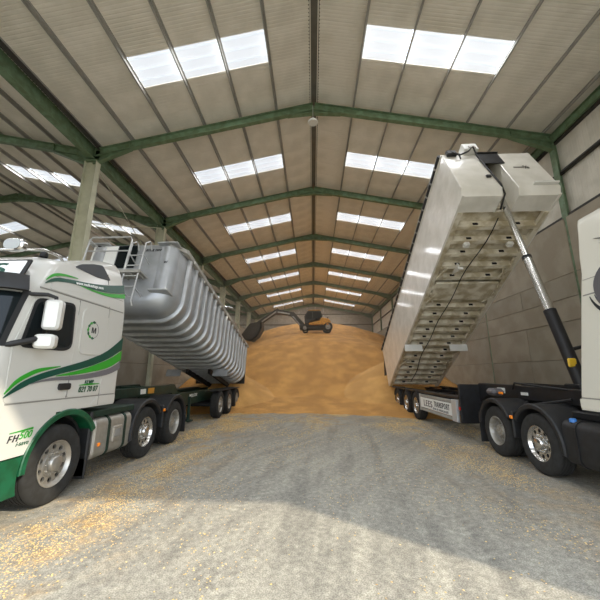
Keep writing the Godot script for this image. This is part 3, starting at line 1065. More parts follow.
func tractor(at: Vector3, label: String, o: Dictionary) -> Node3D:
	var t := base("tractor_unit", at, label, "lorry")
	var zr: float = o.zr
	var zb: float = zr + 0.5 + o.lean    # joint between the cab and the fairing behind it
	var lean: float = o.lean
	var rear := func(y: float) -> float: return zr + lean * clampf((y - 1.2) / 1.9, 0.0, 1.0) + (0.12 if lean == 0.0 else 0.03) * clampf((y - 3.4) / 0.3, 0.0, 1.0)
	CAB = []
	for r in CAB0: CAB.append([1.18 + (r[0] - 1.18) * (1.0 if r[0] < 2.7 else lerpf(1.0, o.tall, minf((r[0] - 2.7) / 0.5, 1.0))), r[1] if o.lean == 0.0 or r[0] > 3.7 else lerpf(r[1], 1.25, 0.6), r[2] + o.nose])
	var white: Material = o.paint
	# shell
	var b := MB.new()
	var rows := []
	for r in CAB:
		rows.append(cab_row(r[0], r[1], r[2], rear.call(r[0]), 0.3, 0.08))
	skin_rows(b, rows, true)
	var cab := put("cab", b, white, t)
	# lower front: wings and bumper, cut back round the wheel
	for q in [["wing", 0.74, 1.18, white], ["bumper", 0.3, 0.725, o.bumper]]:
		b = MB.new()
		rows = []
		for i in 9:
			var y: float = lerpf(q[1], q[2], i / 8.0)
			var back := -0.14 + sqrt(maxf(0.66 * 0.66 - pow(y - 0.48, 2.0), 0.04))
			var zf: float = (1.2 if q[0] == "wing" else 1.26 - 0.1 * pow(1.0 - i / 8.0, 3.0)) + o.nose
			rows.append(cab_row(y, 1.25 if q[0] == "wing" else 1.255, zf, back, 0.28, 0.01))
		skin_rows(b, rows, true)
		put(q[0], b, q[3], t)
	for s in [-1.0, 1.0]:
		# wheel arch
		b = MB.new()
		b.prism(arch_poly(), Vector3(s * 1.265, 0, 0), Vector3.BACK, Vector3.UP, Vector3(-s, 0, 0), 0.0, 0.3, 0.012)
		put("wheel_arch", b, o.arch, t)
		b = MB.new()
		b.prism(arc_poly(Vector2(-0.12, 0.5), 0.6, 0.64, deg_to_rad(4), deg_to_rad(176), 22), Vector3(s * 1.1, 0, 0), Vector3.BACK, Vector3.UP, Vector3(-s, 0, 0), 0.0, 0.5)
		put("wheel_arch_liner", b, M.black_plastic, t)
		b = MB.new()
		b.box(Vector3(s * 1.06, 0.62, -0.74), Vector3(0.34, 0.95, 0.07), 0.02)
		b.box(Vector3(s * 1.06, 0.27, -0.72), Vector3(0.34, 0.3, 0.03), 0.01)
		put("mud_flap", b, M.black_plastic, t)
		# bright step strip on the bumper
		b = MB.new()
		b.prism(PackedVector2Array([Vector2(0.86, 0.43), Vector2(1.0, 0.42), Vector2(1.0, 0.5), Vector2(0.8, 0.5)]), Vector3(s * 1.252, 0, 0), Vector3.BACK, Vector3.UP, Vector3(s, 0, 0), 0.0, 0.012, 0.003)
		put("bumper_step", b, M.tank_alloy, t)
		# panels standing a little proud, real gaps between them
		for q in [
			["door", round_corners([Vector2(0.88, 1.36), Vector2(0.9, 2.02), Vector2(0.68, 2.73), Vector2(-0.06, 2.77), Vector2(-0.06, 1.36)], 0.06)],
			["locker_panel", round_corners([Vector2(-0.08, 1.36), Vector2(-0.08, 2.77), Vector2(zb + 0.01, 2.77), Vector2(zb + 0.01, 1.36)], 0.03)],
			["side_fairing", round_corners([Vector2(zb - 0.01, 1.36), Vector2(zb - 0.01, 2.77), Vector2(rear.call(2.77) + 0.08, 2.77), Vector2(zr + 0.1, 1.36)], 0.03)],
			["roof_panel", round_corners([Vector2(0.5, 2.8), Vector2(zb + 0.01, 2.8), Vector2(zb + 0.01, 3.0), Vector2(0.5, 3.0)], 0.02)],
			["sill_panel", round_corners([Vector2(-0.62, 1.2), Vector2(-0.74, 1.335), Vector2(zb + 0.01, 1.335), Vector2(zb + 0.01, 1.2)], 0.02)],
			["sill_panel", round_corners([Vector2(zb - 0.01, 1.2), Vector2(zb - 0.01, 1.335), Vector2(zr + 0.06, 1.335), Vector2(zr + 0.06, 1.2)], 0.02)]]:
			b = MB.new()
			side_plate(b, q[1], s, -0.01, 0.008)
			var pn := put(q[0], b, white, t)
			if q[0] == "door":
				b = MB.new()
				side_plate(b, rounded(-0.1, 1.47, 0.12, 1.56, 0.03), s, 0.0, 0.03)
				put("door_handle", b, M.black_plastic, pn)
			if q[0] == "locker_panel":
				b = MB.new()
				side_plate(b, rounded(zb + 0.06, 1.98, -0.16, 2.68, 0.1), s, 0.0, 0.017)
				put("locker_lid", b, white, pn)
		for q in [
			[Vector2(-0.07 - 0.008, 1.36), Vector2(-0.07 + 0.008, 2.77)], [Vector2(zb - 0.008, 1.2), Vector2(zb + 0.008, 2.77)],
			[Vector2(zr + 0.09, 1.34), Vector2(0.85, 1.355)], [Vector2(rear.call(2.78) + 0.09, 2.776), Vector2(0.66, 2.794)], [Vector2(rear.call(2.9) + 0.1, 3.002), Vector2(0.48, 3.008)]]:
			b = MB.new()
			side_plate(b, PackedVector2Array([q[0], Vector2(q[1].x, q[0].y), q[1], Vector2(q[0].x, q[1].y)]), s, -0.004, 0.005)
			put("panel_seam", b, M.seam, t)
		# side window
		b = MB.new()
		side_plate(b, round_corners([Vector2(0.83, 2.0), Vector2(0.7, 2.64), Vector2(0.02, 2.7), Vector2(-0.02, 2.06), Vector2(0.1, 2.0)], 0.1), s, 0.0, 0.014)
		put("window_seal", b, M.gasket, t)
		b = MB.new()
		side_plate(b, round_corners([Vector2(0.78, 2.04), Vector2(0.66, 2.6), Vector2(0.06, 2.66), Vector2(0.02, 2.09), Vector2(0.14, 2.04)], 0.08), s, 0.0, 0.017)
		put("side_window", b, M.dark_glass, t)
		b = MB.new()
		side_plate(b, PackedVector2Array([Vector2(0.46, 2.05), Vector2(0.44, 2.62), Vector2(0.41, 2.62), Vector2(0.43, 2.05)]), s, 0.0, 0.02)
		put("window_bar", b, M.gasket, t)
		# dark quarter light in the roof fairing
		b = MB.new()
		if o.lean == 0.0: side_plate(b, round_corners([Vector2(zr + 1.32, 3.27), Vector2(zr + 1.18, 3.36), Vector2(zr + 0.9, 3.46), Vector2(zr + 0.65, 3.52), Vector2(zr + 0.44, 3.3), Vector2(zr + 0.8, 3.26)], 0.05), s, 0.0, 0.012)
		if o.lean == 0.0: put("roof_window", b, M.tinted_panel, t)
		b = MB.new()
		side_plate(b, PackedVector2Array([Vector2(zb + 0.006, 2.8), Vector2(zb - 0.006, 2.8), Vector2(zb - 0.006, 3.4), Vector2(zb + 0.006, 3.4)]), s, 0.0, 0.003)
		put("fairing_seam", b, M.gasket, t)
		# mirrors on their arms
		var mt := Basis(Vector3.UP, s * 0.3)
		for q in [[Vector3(s * 1.41, 2.43, 0.57), 0.1, 0.195], [Vector3(s * 1.44, 2.08, 0.66), 0.115, 0.088]]:
			b = MB.new()
			b.prism(rounded(-q[1], -q[2], q[1], q[2], 0.05), q[0], mt.x, mt.y, mt.z, -0.06, 0.08, 0.03)
			var mr := put("mirror", b, white, t)
			b = MB.new()
			b.prism(rounded(-q[1] + 0.02, -q[2] + 0.02, q[1] - 0.02, q[2] - 0.02, 0.04), q[0], mt.x, mt.y, mt.z, -0.07, -0.055, 0.0)
			put("mirror_glass", b, M.chrome, mr)
		b = MB.new()
		b.tube([Vector3(s * 1.2, 2.66, 0.8), Vector3(s * 1.36, 2.68, 0.66), Vector3(s * 1.41, 2.66, 0.58), Vector3(s * 1.41, 2.55, 0.57)], 0.026, 8)
		put("mirror_arm", b, M.black_plastic, t)
		b = MB.new()
		b.tube([Vector3(s * 1.18, 2.0, 1.0), Vector3(s * 1.36, 2.08, 0.8), Vector3(s * 1.42, 2.16, 0.62)], 0.035, 8)
		put("mirror_arm", b, M.black_plastic, t)
		# side mud guards over the driving wheels
		for dz in [o.d1, o.d2]:
			b = MB.new()
			var a1 := 172.0 if dz == o.d2 else 150.0
			var a0 := 30.0 if dz == o.d2 else -6.0
			b.prism(arc_poly(Vector2(dz, 0.5), 0.575, 0.665, deg_to_rad(a0), deg_to_rad(a1), 20), Vector3(s * 1.27, 0, 0), Vector3.BACK, Vector3.UP, Vector3(-s, 0, 0), 0.0, 0.64, 0.02)
			put("mudguard", b, M.black_plastic, t)
		b = MB.new()
		b.box(Vector3(s * 0.95, 0.48, o.d2 - 0.66), Vector3(0.6, 0.66, 0.02), 0.005)
		put("mud_flap", b, M.black_plastic, t)
		b = MB.new()
		b.box(Vector3(s * 0.95, 0.72, (o.d1 + o.d2) / 2), Vector3(0.6, 0.5, 0.06), 0.02)
		put("mud_flap", b, M.black_plastic, t)
		b = MB.new()
		b.box(Vector3(s * 1.275, 0.86, (o.d1 + o.d2) / 2 + 0.03), Vector3(0.03, 0.06, 0.08), 0.008)
		put("marker_lamp", b, M.amber, t)
		# fuel tank
		var z0 := -0.84
		var z1: float = o.d1 + 0.6
		b = MB.new()
		b.prism(rounded(0.62, 0.34, 1.23, 0.98, 0.12), Vector3(0, 0, 0), Vector3(s, 0, 0), Vector3.UP, Vector3.BACK, z1, z0, 0.03)
		var tank := put("fuel_tank", b, o.tank, t)
		for f in [0.34, 0.78]:
			var ring := MB.new()
			var zz := lerpf(z0, z1, f)
			var pts := []
			for q in rounded(0.615, 0.335, 1.238, 0.985, 0.125): pts.append(Vector3(s * q.x, q.y, zz))
			for i in pts.size():
				ring.bar(pts[i], pts[(i + 1) % pts.size()], 0.055, 0.014, Vector3(s * 0.3, 0.2, 0).normalized() if i % 6 == 5 else (pts[i] - Vector3(s * 0.92, 0.66, zz)).normalized(), 0.0)
			put("tank_strap", ring, o.strap, tank)
		if o.lean == 0.0:
			b = MB.new()
			b.box(Vector3(s * 1.235, 0.66, lerpf(z0, z1, 0.56)), Vector3(0.04, 0.26, 0.26), 0.012)
			var stp := put("tank_step", b, M.alloy, tank)
			b = MB.new()
			b.box(Vector3(s * 1.252, 0.67, lerpf(z0, z1, 0.56)), Vector3(0.02, 0.13, 0.18), 0.004)
			put("step_recess", b, M.seam, stp)
		b = MB.new()
		b.box(Vector3(s * 1.24, 0.56, lerpf(z0, z1, 0.12)), Vector3(0.03, 0.06, 0.06), 0.012)
		put("marker_lamp", b, M.amber, tank)
		b = MB.new()
		b.xf = Transform3D(Basis(Vector3.BACK, PI / 2), Vector3(s * (1.0 if o.lean == 0.0 else 1.15), 0.96, lerpf(z0, z1, 0.86)))
		b.lathe([Vector2(0.05, 0.0), Vector2(0.05, 0.045), Vector2(0.035, 0.058), Vector2(0.0, 0.06)], 16)
		put("filler_cap", b, o.cap, tank)
		b = MB.new()
		b.span(Vector3(s * 0.6, 0.99, z1 - 0.1), Vector3(s * (1.2 if o.lean == 0.0 else 0.95), 1.1, z0 + 0.1), 0.015)
		put("side_cover", b, o.frame, t)
		wheel(t, s * 1.24, -0.1, s, "alloy", M.alloy)
		wheel(t, s * 1.24, o.d1, s, "alloy", M.chrome)
		wheel(t, s * 1.24, o.d2, s, "dish", M.steel_rim)
		b = MB.new()
		b.span(Vector3(s * 0.36, 0.72, o.d2 - 0.75), Vector3(s * 0.45, 1.0, 0.9), 0.01)
		put("chassis_rail", b, o.frame, t)
		b = MB.new()
		b.box(Vector3(s * 0.9, 0.8, o.d2 - 0.78), Vector3(0.36, 0.14, 0.06), 0.015)
		put("tail_lamp", b, M.red_lens, t)
	for z in [-0.1, o.d1, o.d2]: axle(t, 1.05, z)
	b = MB.new()
	b.prism(round_corners([Vector2(-0.45, -0.55), Vector2(0.45, -0.55), Vector2(0.5, 0.2), Vector2(0.12, 0.5), Vector2(-0.12, 0.5), Vector2(-0.5, 0.2)], 0.1), Vector3(0, 1.08, (o.d1 + o.d2) / 2), Vector3.RIGHT, Vector3(0, 0, -1), Vector3.UP, 0.0, 0.07, 0.01)
	b.box(Vector3(0, 1.02, (o.d1 + o.d2) / 2), Vector3(0.8, 0.12, 0.5), 0.02)
	put("fifth_wheel", b, M.black_steel, t)
	# windscreen and what is round it
	for q in [["windscreen_seal", 2.0, 2.7, 0.006, 18.0, M.gasket], ["windscreen", 2.07, 2.66, 0.012, 30.0, M.dark_glass]]:
		b = MB.new()
		rows = []
		for i in 5:
			var y: float = lerpf(q[1], q[2], i / 4.0)
			var c := cab_at(y)
			rows.append(cab_row(y, c.x, c.y, zr, 0.3, 0.08, q[3], q[4]))
		skin_rows(b, rows, false, false)
		put(q[0], b, q[5], t)
	b = MB.new()
	var lip := []
	for q in [[2.9, -0.04], [2.88, 0.1], [2.69, 0.2], [2.66, 0.18], [2.8, 0.06], [2.82, -0.04]]:
		var c := cab_at(q[0])
		var r := cab_row(q[0], 1.23, 0.94 + o.nose, zr, 0.3, 0.08, q[1], 34.0)
		lip.append(r[0])
	var nn := []
	for j in lip.size():
		var l := []
		for i in lip[j].size():
			var d: Vector3 = lip[mini(j + 1, 5)][i] - lip[maxi(j - 1, 0)][i]
			var along: Vector3 = lip[j][mini(i + 1, lip[j].size() - 1)] - lip[j][maxi(i - 1, 0)]
			l.append(along.cross(d).normalized() * (-1.0 if along.cross(d).dot(Vector3(0, 1, 1) if j < 3 else Vector3(0, -1, -0.3)) < 0 else 1.0))
		nn.append(l)
	b.skin(lip, nn)
	put("sun_visor", b, M.black_plastic, t)
	b = MB.new()
	b.box(Vector3(0, 1.45, 1.2 + o.nose), Vector3(1.7, 0.7, 0.04), 0.015)
	var gr := put("grille", b, M.black_plastic, t)
	for i in 5:
		b = MB.new()
		b.box(Vector3(0, 1.2 + 0.125 * i, 1.23 + o.nose), Vector3(1.6, 0.05, 0.03), 0.01)
		put("slat", b, white, gr)
	for s in [-1.0, 1.0]:
		b = MB.new()
		b.box(Vector3(s * 0.86, 0.62, 1.24 + o.nose), Vector3(0.42, 0.2, 0.06), 0.03)
		put("headlamp", b, M.lamp_glass, t)
	return t

func left_lorry() -> void:
	var t := tractor(Vector3(-4.75, 0, -4.52), "white lorry cab with green swoosh stripes and roof lamps, coupled to the grey ribbed tipper",
		{"paint": M.white_paint, "bumper": M.bumper_green, "arch": M.bumper_green, "zr": -1.28, "lean": 0.0, "tall": 1.0, "nose": 0.0, "d1": -2.52, "d2": -3.95, "tank": M.tank_alloy, "strap": M.chassis_green, "cap": M.black_plastic, "frame": M.chassis_green})
	var Z := Vector3(0, 0, -1)
	for s in [1.0, -1.0]:
		# swoosh along the flank
		var v := func(l: Array) -> Array:
			var r := []
			for q in l: r.append(Vector2(q[0], q[1]))
			return r
		stripe("dark_swoosh", v.call([[0.9, 1.43], [0.71, 1.585], [0.45, 1.69], [0.13, 1.77], [-0.39, 1.9], [-0.85, 2.07], [-1.25, 2.33]]), v.call([[0.9, 1.42], [0.66, 1.53], [0.45, 1.61], [0.11, 1.69], [-0.4, 1.79], [-0.88, 1.935], [-1.25, 2.11]]), s, M.deep_green, t)
		stripe("lime_crescent", v.call([[0.9, 1.47], [0.78, 1.62], [0.62, 1.71], [0.46, 1.76], [0.13, 1.795]]), v.call([[0.89, 1.46], [0.76, 1.575], [0.6, 1.66], [0.45, 1.715], [0.13, 1.785]]), s, M.lime_green, t)
		stripe("lime_swoosh", v.call([[0.19, 1.665], [-0.3, 1.755], [-0.88, 1.92], [-1.25, 2.09]]), v.call([[0.19, 1.655], [-0.3, 1.69], [-0.9, 1.785], [-1.25, 1.93]]), s, M.lime_green, t)
		stripe("grey_swoosh", v.call([[0.6, 1.565], [0.27, 1.635], [-0.3, 1.675], [-0.9, 1.765], [-1.25, 1.905]]), v.call([[0.6, 1.56], [0.27, 1.6], [-0.3, 1.605], [-0.92, 1.675], [-1.25, 1.775]]), s, M.stripe_grey, t)
		# and along the roof
		stripe("dark_roof_swoosh", v.call([[0.61, 2.86], [0.45, 2.97], [0.19, 3.03], [-0.23, 3.09], [-0.73, 3.19], [-1.24, 3.33]]), v.call([[0.61, 2.85], [0.41, 2.93], [0.1, 2.985], [-0.25, 3.0], [-0.75, 3.06], [-1.24, 3.17]]), s, M.deep_green, t)
		stripe("lime_roof_crescent", v.call([[0.6, 2.905], [0.48, 3.02], [0.29, 3.08], [0.0, 3.1]]), v.call([[0.6, 2.895], [0.46, 2.99], [0.27, 3.05], [0.0, 3.09]]), s, M.lime_green, t)
		stripe("lime_roof_swoosh", v.call([[-0.05, 3.0], [-0.4, 3.005], [-0.77, 3.05], [-1.24, 3.155]]), v.call([[-0.05, 2.99], [-0.4, 2.975], [-0.77, 2.99], [-1.24, 3.07]]), s, M.lime_green, t)
		var al := Vector3(0, 0, -s)
		letters("web_address", "www.mulhaulage.com", Vector3(s * 1.236, 3.045, -0.25), (al - Vector3(0, 0, 0) + Vector3.UP * 0.13).normalized(), Vector3(-s * 0.2, 1, 0), 0.62, 0.06, M.stripe_white, t)
		letters("place_name", "KEMP", Vector3(s * 1.262, 1.568, -0.5), al, Vector3.UP, 0.2, 0.055, M.deep_green, t, 0.15)
		letters("phone_number", "021 70 07", Vector3(s * 1.262, 1.46, -0.5), al, Vector3.UP, 0.42, 0.085, M.bumper_green, t, 0.2)
		stripe("phone_underline", v.call([[-0.28, 1.525], [-0.5, 1.542], [-0.75, 1.535]]), v.call([[-0.28, 1.52], [-0.5, 1.515], [-0.75, 1.53]]), s, M.lime_green, t)
		letters("engine_badge", "FH", Vector3(s * 1.252, 0.95, 0.66), al, Vector3.UP, 0.13, 0.075, M.dark_print, t, 0.3)
		letters("power_badge", "500", Vector3(s * 1.252, 0.97, 0.49), al, Vector3.UP, 0.17, 0.085, M.lime_green, t, 0.3)
		letters("saver_badge", "i-save", Vector3(s * 1.252, 0.88, 0.52), al, Vector3.UP, 0.17, 0.05, M.bumper_green, t, 0.3)
		var bar := MB.new()
		bar.prism(PackedVector2Array([Vector2(0.72, 1.02), Vector2(0.4, 1.045), Vector2(0.4, 1.02), Vector2(0.72, 1.01)]), Vector3(s * 1.248, 0, 0), Vector3.BACK, Vector3.UP, Vector3(s, 0, 0), 0.0, 0.006)
		put("badge_bar", bar, M.lime_green, t)
		# round emblem
		var e := MB.new()
		e.prism(arc_poly(Vector2(-0.42, 2.36), 0.118, 0.125, -PI * 0.55, PI * 0.55, 20), Vector3(s * 1.26, 0, 0), Vector3(0, 0, 1), Vector3.UP, Vector3(s, 0, 0), 0.0, 0.006)
		e.prism(arc_poly(Vector2(-0.42, 2.36), 0.118, 0.125, PI * 0.5, PI * 1.5, 20), Vector3(s * 1.26, 0, 0), Vector3(0, 0, 1), Vector3.UP, Vector3(s, 0, 0), 0.0, 0.006)
		var em := put("emblem_ring", e, M.emblem_grey, t)
		for i in 7:
			var a := lerpf(-1.5, 1.5, i / 6.0)
			var l := MB.new()
			var c := Vector2(-0.42, 2.36) + Vector2(cos(a), sin(a)) * 0.125
			var d := Vector2(-sin(a), cos(a))
			var w := Vector2(cos(a), sin(a))
			l.prism(PackedVector2Array([c - d * 0.04, c + w * 0.022 - d * 0.005, c + d * 0.045, c - w * 0.022]), Vector3(s * 1.262, 0, 0), Vector3.BACK, Vector3.UP, Vector3(s, 0, 0), 0.0, 0.008)
			put("emblem_leaf", l, M.lime_green if i % 2 else M.bumper_green, em)
		letters("emblem_letter", "M", Vector3(s * 1.266, 2.36, -0.43), al, Vector3.UP, 0.1, 0.09, M.dark_print, t)
	# roof board with the end of the haulier's name, and the lamp bar above it
	var tilt := Basis(Vector3.RIGHT, -0.36)
	var b := MB.new()
	b.box(Vector3(0, 2.97, 0.82), Vector3(2.34, 0.32, 0.04), 0.012, tilt)
	var fr := put("roof_board_frame", b, M.black_plastic, t)
	b = MB.new()
	b.box(Vector3(0, 2.973, 0.828), Vector3(2.26, 0.26, 0.04), 0.01, tilt)
	put("roof_board", b, M.stripe_white, fr)
	letters("board_letter", "S", Vector3(0.84, 2.98, 0.852), Vector3.RIGHT, tilt * Vector3.UP, 0.17, 0.17, M.deep_green, t)
	b = MB.new()
	b.tube([Vector3(-1.02, 3.3, 0.2), Vector3(-1.05, 3.34, 0.5), Vector3(-0.9, 3.26, 0.78), Vector3(0, 3.25, 0.82), Vector3(0.9, 3.26, 0.78), Vector3(1.05, 3.36, 0.5), Vector3(1.03, 3.38, 0.2), Vector3(1.0, 3.34, 0.1)], 0.022, 8)
	var lb := put("lamp_bar", b, M.chrome, t)
	for x in [-0.88, -0.32, 0.32, 0.88]:
		b = MB.new()
		b.prism(rounded(-0.13, -0.085, 0.13, 0.085, 0.07), Vector3(x, 3.33, 0.76), Vector3.RIGHT, Vector3.UP, Vector3.BACK, -0.06, 0.04, 0.02)
		var lp := put("roof_lamp", b, M.chrome, t)
		b = MB.new()
		b.prism(rounded(-0.11, -0.068, 0.11, 0.068, 0.06), Vector3(x, 3.33, 0.80), Vector3.RIGHT, Vector3.UP, Vector3.BACK, 0.0, 0.014, 0.005)
		put("lens", b, M.lamp_glass, lp)
	b = MB.new()
	b.xf = Transform3D(Basis(Vector3.BACK, PI / 2), Vector3(0.95, 3.3, 0.38))
	b.lathe([Vector2(0.05, 0.0), Vector2(0.05, 0.05), Vector2(0.02, 0.1), Vector2(0.0, 0.1)], 14)
	put("marker_beacon", b, M.black_plastic, t)

func right_lorry() -> void:
	var t := tractor(Vector3(5.15, 0, -3.42), "cream white lorry cab with dark bird emblem and black mudguards, coupled to the white tipper",
		{"paint": M.cream_paint, "bumper": M.black_plastic, "arch": M.black_plastic, "zr": -1.68, "lean": 0.44, "tall": 1.1, "nose": 0.3, "d1": -2.75, "d2": -4.05, "tank": M.black_plastic, "strap": M.black_steel, "cap": M.cap_blue, "frame": M.black_steel})
	for s in [-1.0, 1.0]:
		# emblem: a grey disc with curved feathers under it
		var b := MB.new()
		var disc := PackedVector2Array()
		for i in 40: disc.append(Vector2(-0.58, 2.83) + Vector2(0.44 * cos(TAU * i / 40), 0.36 * sin(TAU * i / 40)))
		side_plate(b, disc, s, 0.0, 0.017)
		var em := put("emblem_disc", b, M.emblem_grey, t)
		for q in [[0.45, 0.42, 0.05], [0.58, 0.5, 0.06]]:
			b = MB.new()
			var p := PackedVector2Array()
			for i in 21:
				var a := lerpf(PI * 1.04, PI * 1.62, i / 20.0)
				p.append(Vector2(-0.58, 2.8) + Vector2((q[1] + 0.03) * cos(a), q[1] * 0.86 * sin(a)))
			for i in 21:
				var a := lerpf(PI * 1.62, PI * 1.04, i / 20.0)
				var k := sin((i / 20.0) * PI)
				p.append(Vector2(-0.58, 2.8) + Vector2((q[1] + 0.03 - q[2] * k) * cos(a), (q[1] - q[2] * k) * 0.86 * sin(a)))
			side_plate(b, p, s, 0.0, 0.02)
			put("emblem_feather", b, M.dark_print if q[0] > 0.5 else M.emblem_grey, em)
		for q in [[3.52, 0.0], [3.42, 0.08]]:
			b = MB.new()
			var p := PackedVector2Array([Vector2(-0.92 + q[1], q[0] + 0.02), Vector2(-0.7, q[0] - 0.05), Vector2(-0.4, q[0] - 0.1), Vector2(-0.3, q[0] - 0.16), Vector2(-0.65, q[0] - 0.1)])
			side_plate(b, p, s, 0.0, 0.015)
			put("emblem_feather", b, M.dark_print, em)

# ------------------------------------------------------------------ the grey ribbed tipper
func u_section(hw: float, y0: float, top: float, r: float) -> Array:   # [points, outward normals] from the +x rim under the belly to the -x rim
	var p := []
	var n := []
	for y in [top, lerpf(top, y0 + r, 0.5)]:
		p.append(Vector2(hw, y)); n.append(Vector2(1, 0))
	for i in 11:
		var a := -PI / 2 * i / 10.0
		p.append(Vector2(hw - r, y0 + r) + Vector2(cos(a), sin(a)) * r)
		n.append(Vector2(cos(a), sin(a)))
	var m := p.size()
	for i in m:
		p.append(Vector2(-p[m - 1 - i].x, p[m - 1 - i].y))
		n.append(Vector2(-n[m - 1 - i].x, n[m - 1 - i].y))
	return [p, n]

func ribbed_trailer() -> void:
	var t := base("tipping_trailer", Vector3(-4.85, 0, -17.0), "grey metal tipping trailer with ribbed rounded body and green chassis, half raised", "trailer")
	var L := 9.55
	var H := 1.93
	var body := Node3D.new()
	body.name = "tipper_body"
	t.add_child(body)
	body.position = Vector3(0, 1.22, 0)
	body.rotation.x = -deg_to_rad(12.2)
	# shell with a rounded nose
	var b := MB.new()
	var rows := []
	var ns := []
	var ss := [0.0, L * 0.5, L - 0.5]
	for i in 9: ss.append(L - 0.5 + 0.5 * sin(PI / 2 * (i + 1) / 9.0))
	for s in ss:
		var k: float = maxf(0.0, (s - (L - 0.5)) / 0.5)
		var inset := 0.45 * (1.0 - sqrt(maxf(0.0, 1.0 - k * k)))
		var q := u_section(1.25 - inset, inset * 0.8, H, 0.56 - inset * 0.3)
		var r := []
		var m := []
		for i in q[0].size():
			r.append(Vector3(q[0][i].x, q[0][i].y, s))
			m.append((Vector3(q[1][i].x, q[1][i].y, 0) * sqrt(maxf(0.0, 1 - k * k)) + Vector3(0, 0, k)).normalized())
		rows.append(r)
		ns.append(m)
	b.skin(rows, ns)
	var cap: Array = rows[-1]
	for i in range(1, cap.size() - 1): b.flat(cap[0], cap[i], cap[i + 1], Vector3.BACK)
	put("shell", b, M.tipper_grey, body)
	# ribs round the belly
	var rib := MB.new()
	var u := u_section(1.25, 0.0, H - 0.06, 0.56)
	var R := [[], [], [], [], [], []]
	var RN := [[], [], [], [], [], []]
	for i in u[0].size():
		var p := Vector3(u[0][i].x, u[0][i].y, 0)
		var n := Vector3(u[1][i].x, u[1][i].y, 0)
		var prof := [[-0.01, -0.085, 0.0, -1.0], [0.075, -0.05, 0.5, -0.86], [0.092, -0.03, 1.0, -0.3], [0.092, 0.03, 1.0, 0.3], [0.075, 0.05, 0.5, 0.86], [-0.01, 0.085, 0.0, 1.0]]
		for k in 6:
			R[k].append(p + n * prof[k][0] + Vector3(0, 0, prof[k][1]))
			RN[k].append((n * prof[k][2] + Vector3(0, 0, prof[k][3])).normalized())
	rib.skin(R, RN)
	for e in [0, u[0].size() - 1]:
		for k in range(1, 5): rib.flat(R[0][e], R[k][e], R[k + 1][e], Vector3.UP)
	var rm := rib.make()
	for i in 17: put("rib", rm, M.rib_grey, body, Vector3(0, 0, 0.25 + 0.535 * i))
	for s in [-1.0, 1.0]:
		b = MB.new()
		b.span(Vector3(s * 1.2, H - 0.08, -0.05), Vector3(s * 1.36, H + 0.06, L - 0.35), 0.015)
		b.bar(Vector3(s * 1.28, H - 0.01, L - 0.38), Vector3(s * 0.95, H - 0.01, L + 0.02), 0.14, 0.12)
		put("top_rail", b, M.black_steel if s < 0 else M.galvanised, body)
		b = MB.new()
		for i in 9: b.box(Vector3(s * 1.37, H - 0.06 - 0.1 * (i % 2), 0.7 + i * 1.0), Vector3(0.03, 0.09, 0.06), 0.01)
		tag(put("sheet_hook", b, M.plate_white, body), "white sheet hooks", "", "", "stuff")
		# guard plates hanging under the flank
		for z in [3.5]:
			b = MB.new()
			b.box(Vector3(s * 0.98, -0.26, z), Vector3(0.62, 0.3, 0.03), 0.008, Basis(Vector3.RIGHT, -0.2))
			put("guard_plate", b, M.tipper_grey, body)
		b = MB.new()
		b.span(Vector3(s * 0.42, -0.26, -0.1), Vector3(s * 0.52, -0.06, 3.4), 0.01)
		put("body_runner", b, M.black_steel, body)
		# half-round corner post with its foot ledge
		b = MB.new()
		b.xf = Transform3D(Basis(Vector3.BACK, PI / 2), Vector3(s * 0.93, 0.52, L - 0.19))
		b.lathe([Vector2(0.26, 0.0), Vector2(0.26, 1.33)], 20)
		b.xf = Transform3D()
		put("corner_post", b, M.tipper_grey, body)
		b = MB.new()
		b.box(Vector3(s * 0.95, 0.5, L - 0.06), Vector3(0.5, 0.05, 0.42), 0.012)
		b.box(Vector3(s * 0.95, H + 0.0, L - 0.14), Vector3(0.56, 0.04, 0.56), 0.01)
		put("corner_ledge", b, M.rib_grey, body)
	b = MB.new()
	b.box(Vector3(0, H * 0.5, -0.05), Vector3(2.56, H + 0.1, 0.08), 0.015)
	for x in [-0.8, 0.0, 0.8]: b.box(Vector3(x, H * 0.5, -0.12), Vector3(0.1, H, 0.08), 0.015)
	put("tailgate", b, M.black_steel, body)
	# the front wall: dark window sheet, sign lettering, platform, rail and ladder
	b = MB.new()
	b.box(Vector3(-0.16, 1.56, L + 0.012), Vector3(0.54, 0.7, 0.03), 0.008)
	put("front_window", b, M.dark_glass, body)
	b = MB.new()
	b.box(Vector3(-0.8, 1.56, L + 0.008), Vector3(0.68, 0.68, 0.02), 0.006)
	put("front_panel", b, M.stripe_white, body)
	letters("maker_name", "BULK TIPP", Vector3(0.56, 1.76, L + 0.012), Vector3.RIGHT, Vector3.UP, 0.42, 0.07, M.dark_print, body, 0.2)
	letters("post_mark", "W", Vector3(0.98, 1.34, L + 0.075), Vector3.RIGHT, Vector3.UP, 0.1, 0.07, M.dark_print, body, 0.2)
	b = MB.new()
	b.span(Vector3(-1.0, 0.88, L), Vector3(0.55, 0.92, L + 0.42), 0.008)
	b.span(Vector3(-1.0, 0.84, L + 0.38), Vector3(0.55, 0.92, L + 0.42), 0.006)
	for i in 8: b.span(Vector3(-0.95 + 0.2 * i, 0.84, L), Vector3(-0.92 + 0.2 * i, 0.88, L + 0.4), 0.0)
	put("platform", b, M.galvanised, body)
	b = MB.new()
	var zf := L + 0.4
	b.tube([Vector3(-1.0, 0.90, zf), Vector3(-1.0, 1.84, zf), Vector3(-0.94, 1.92, zf), Vector3(0.08, 1.92, zf), Vector3(0.14, 1.84, zf), Vector3(0.14, 0.90, zf)], 0.022, 8)
	b.tube([Vector3(-1.0, 1.49, zf), Vector3(0.14, 1.49, zf)], 0.018, 8)
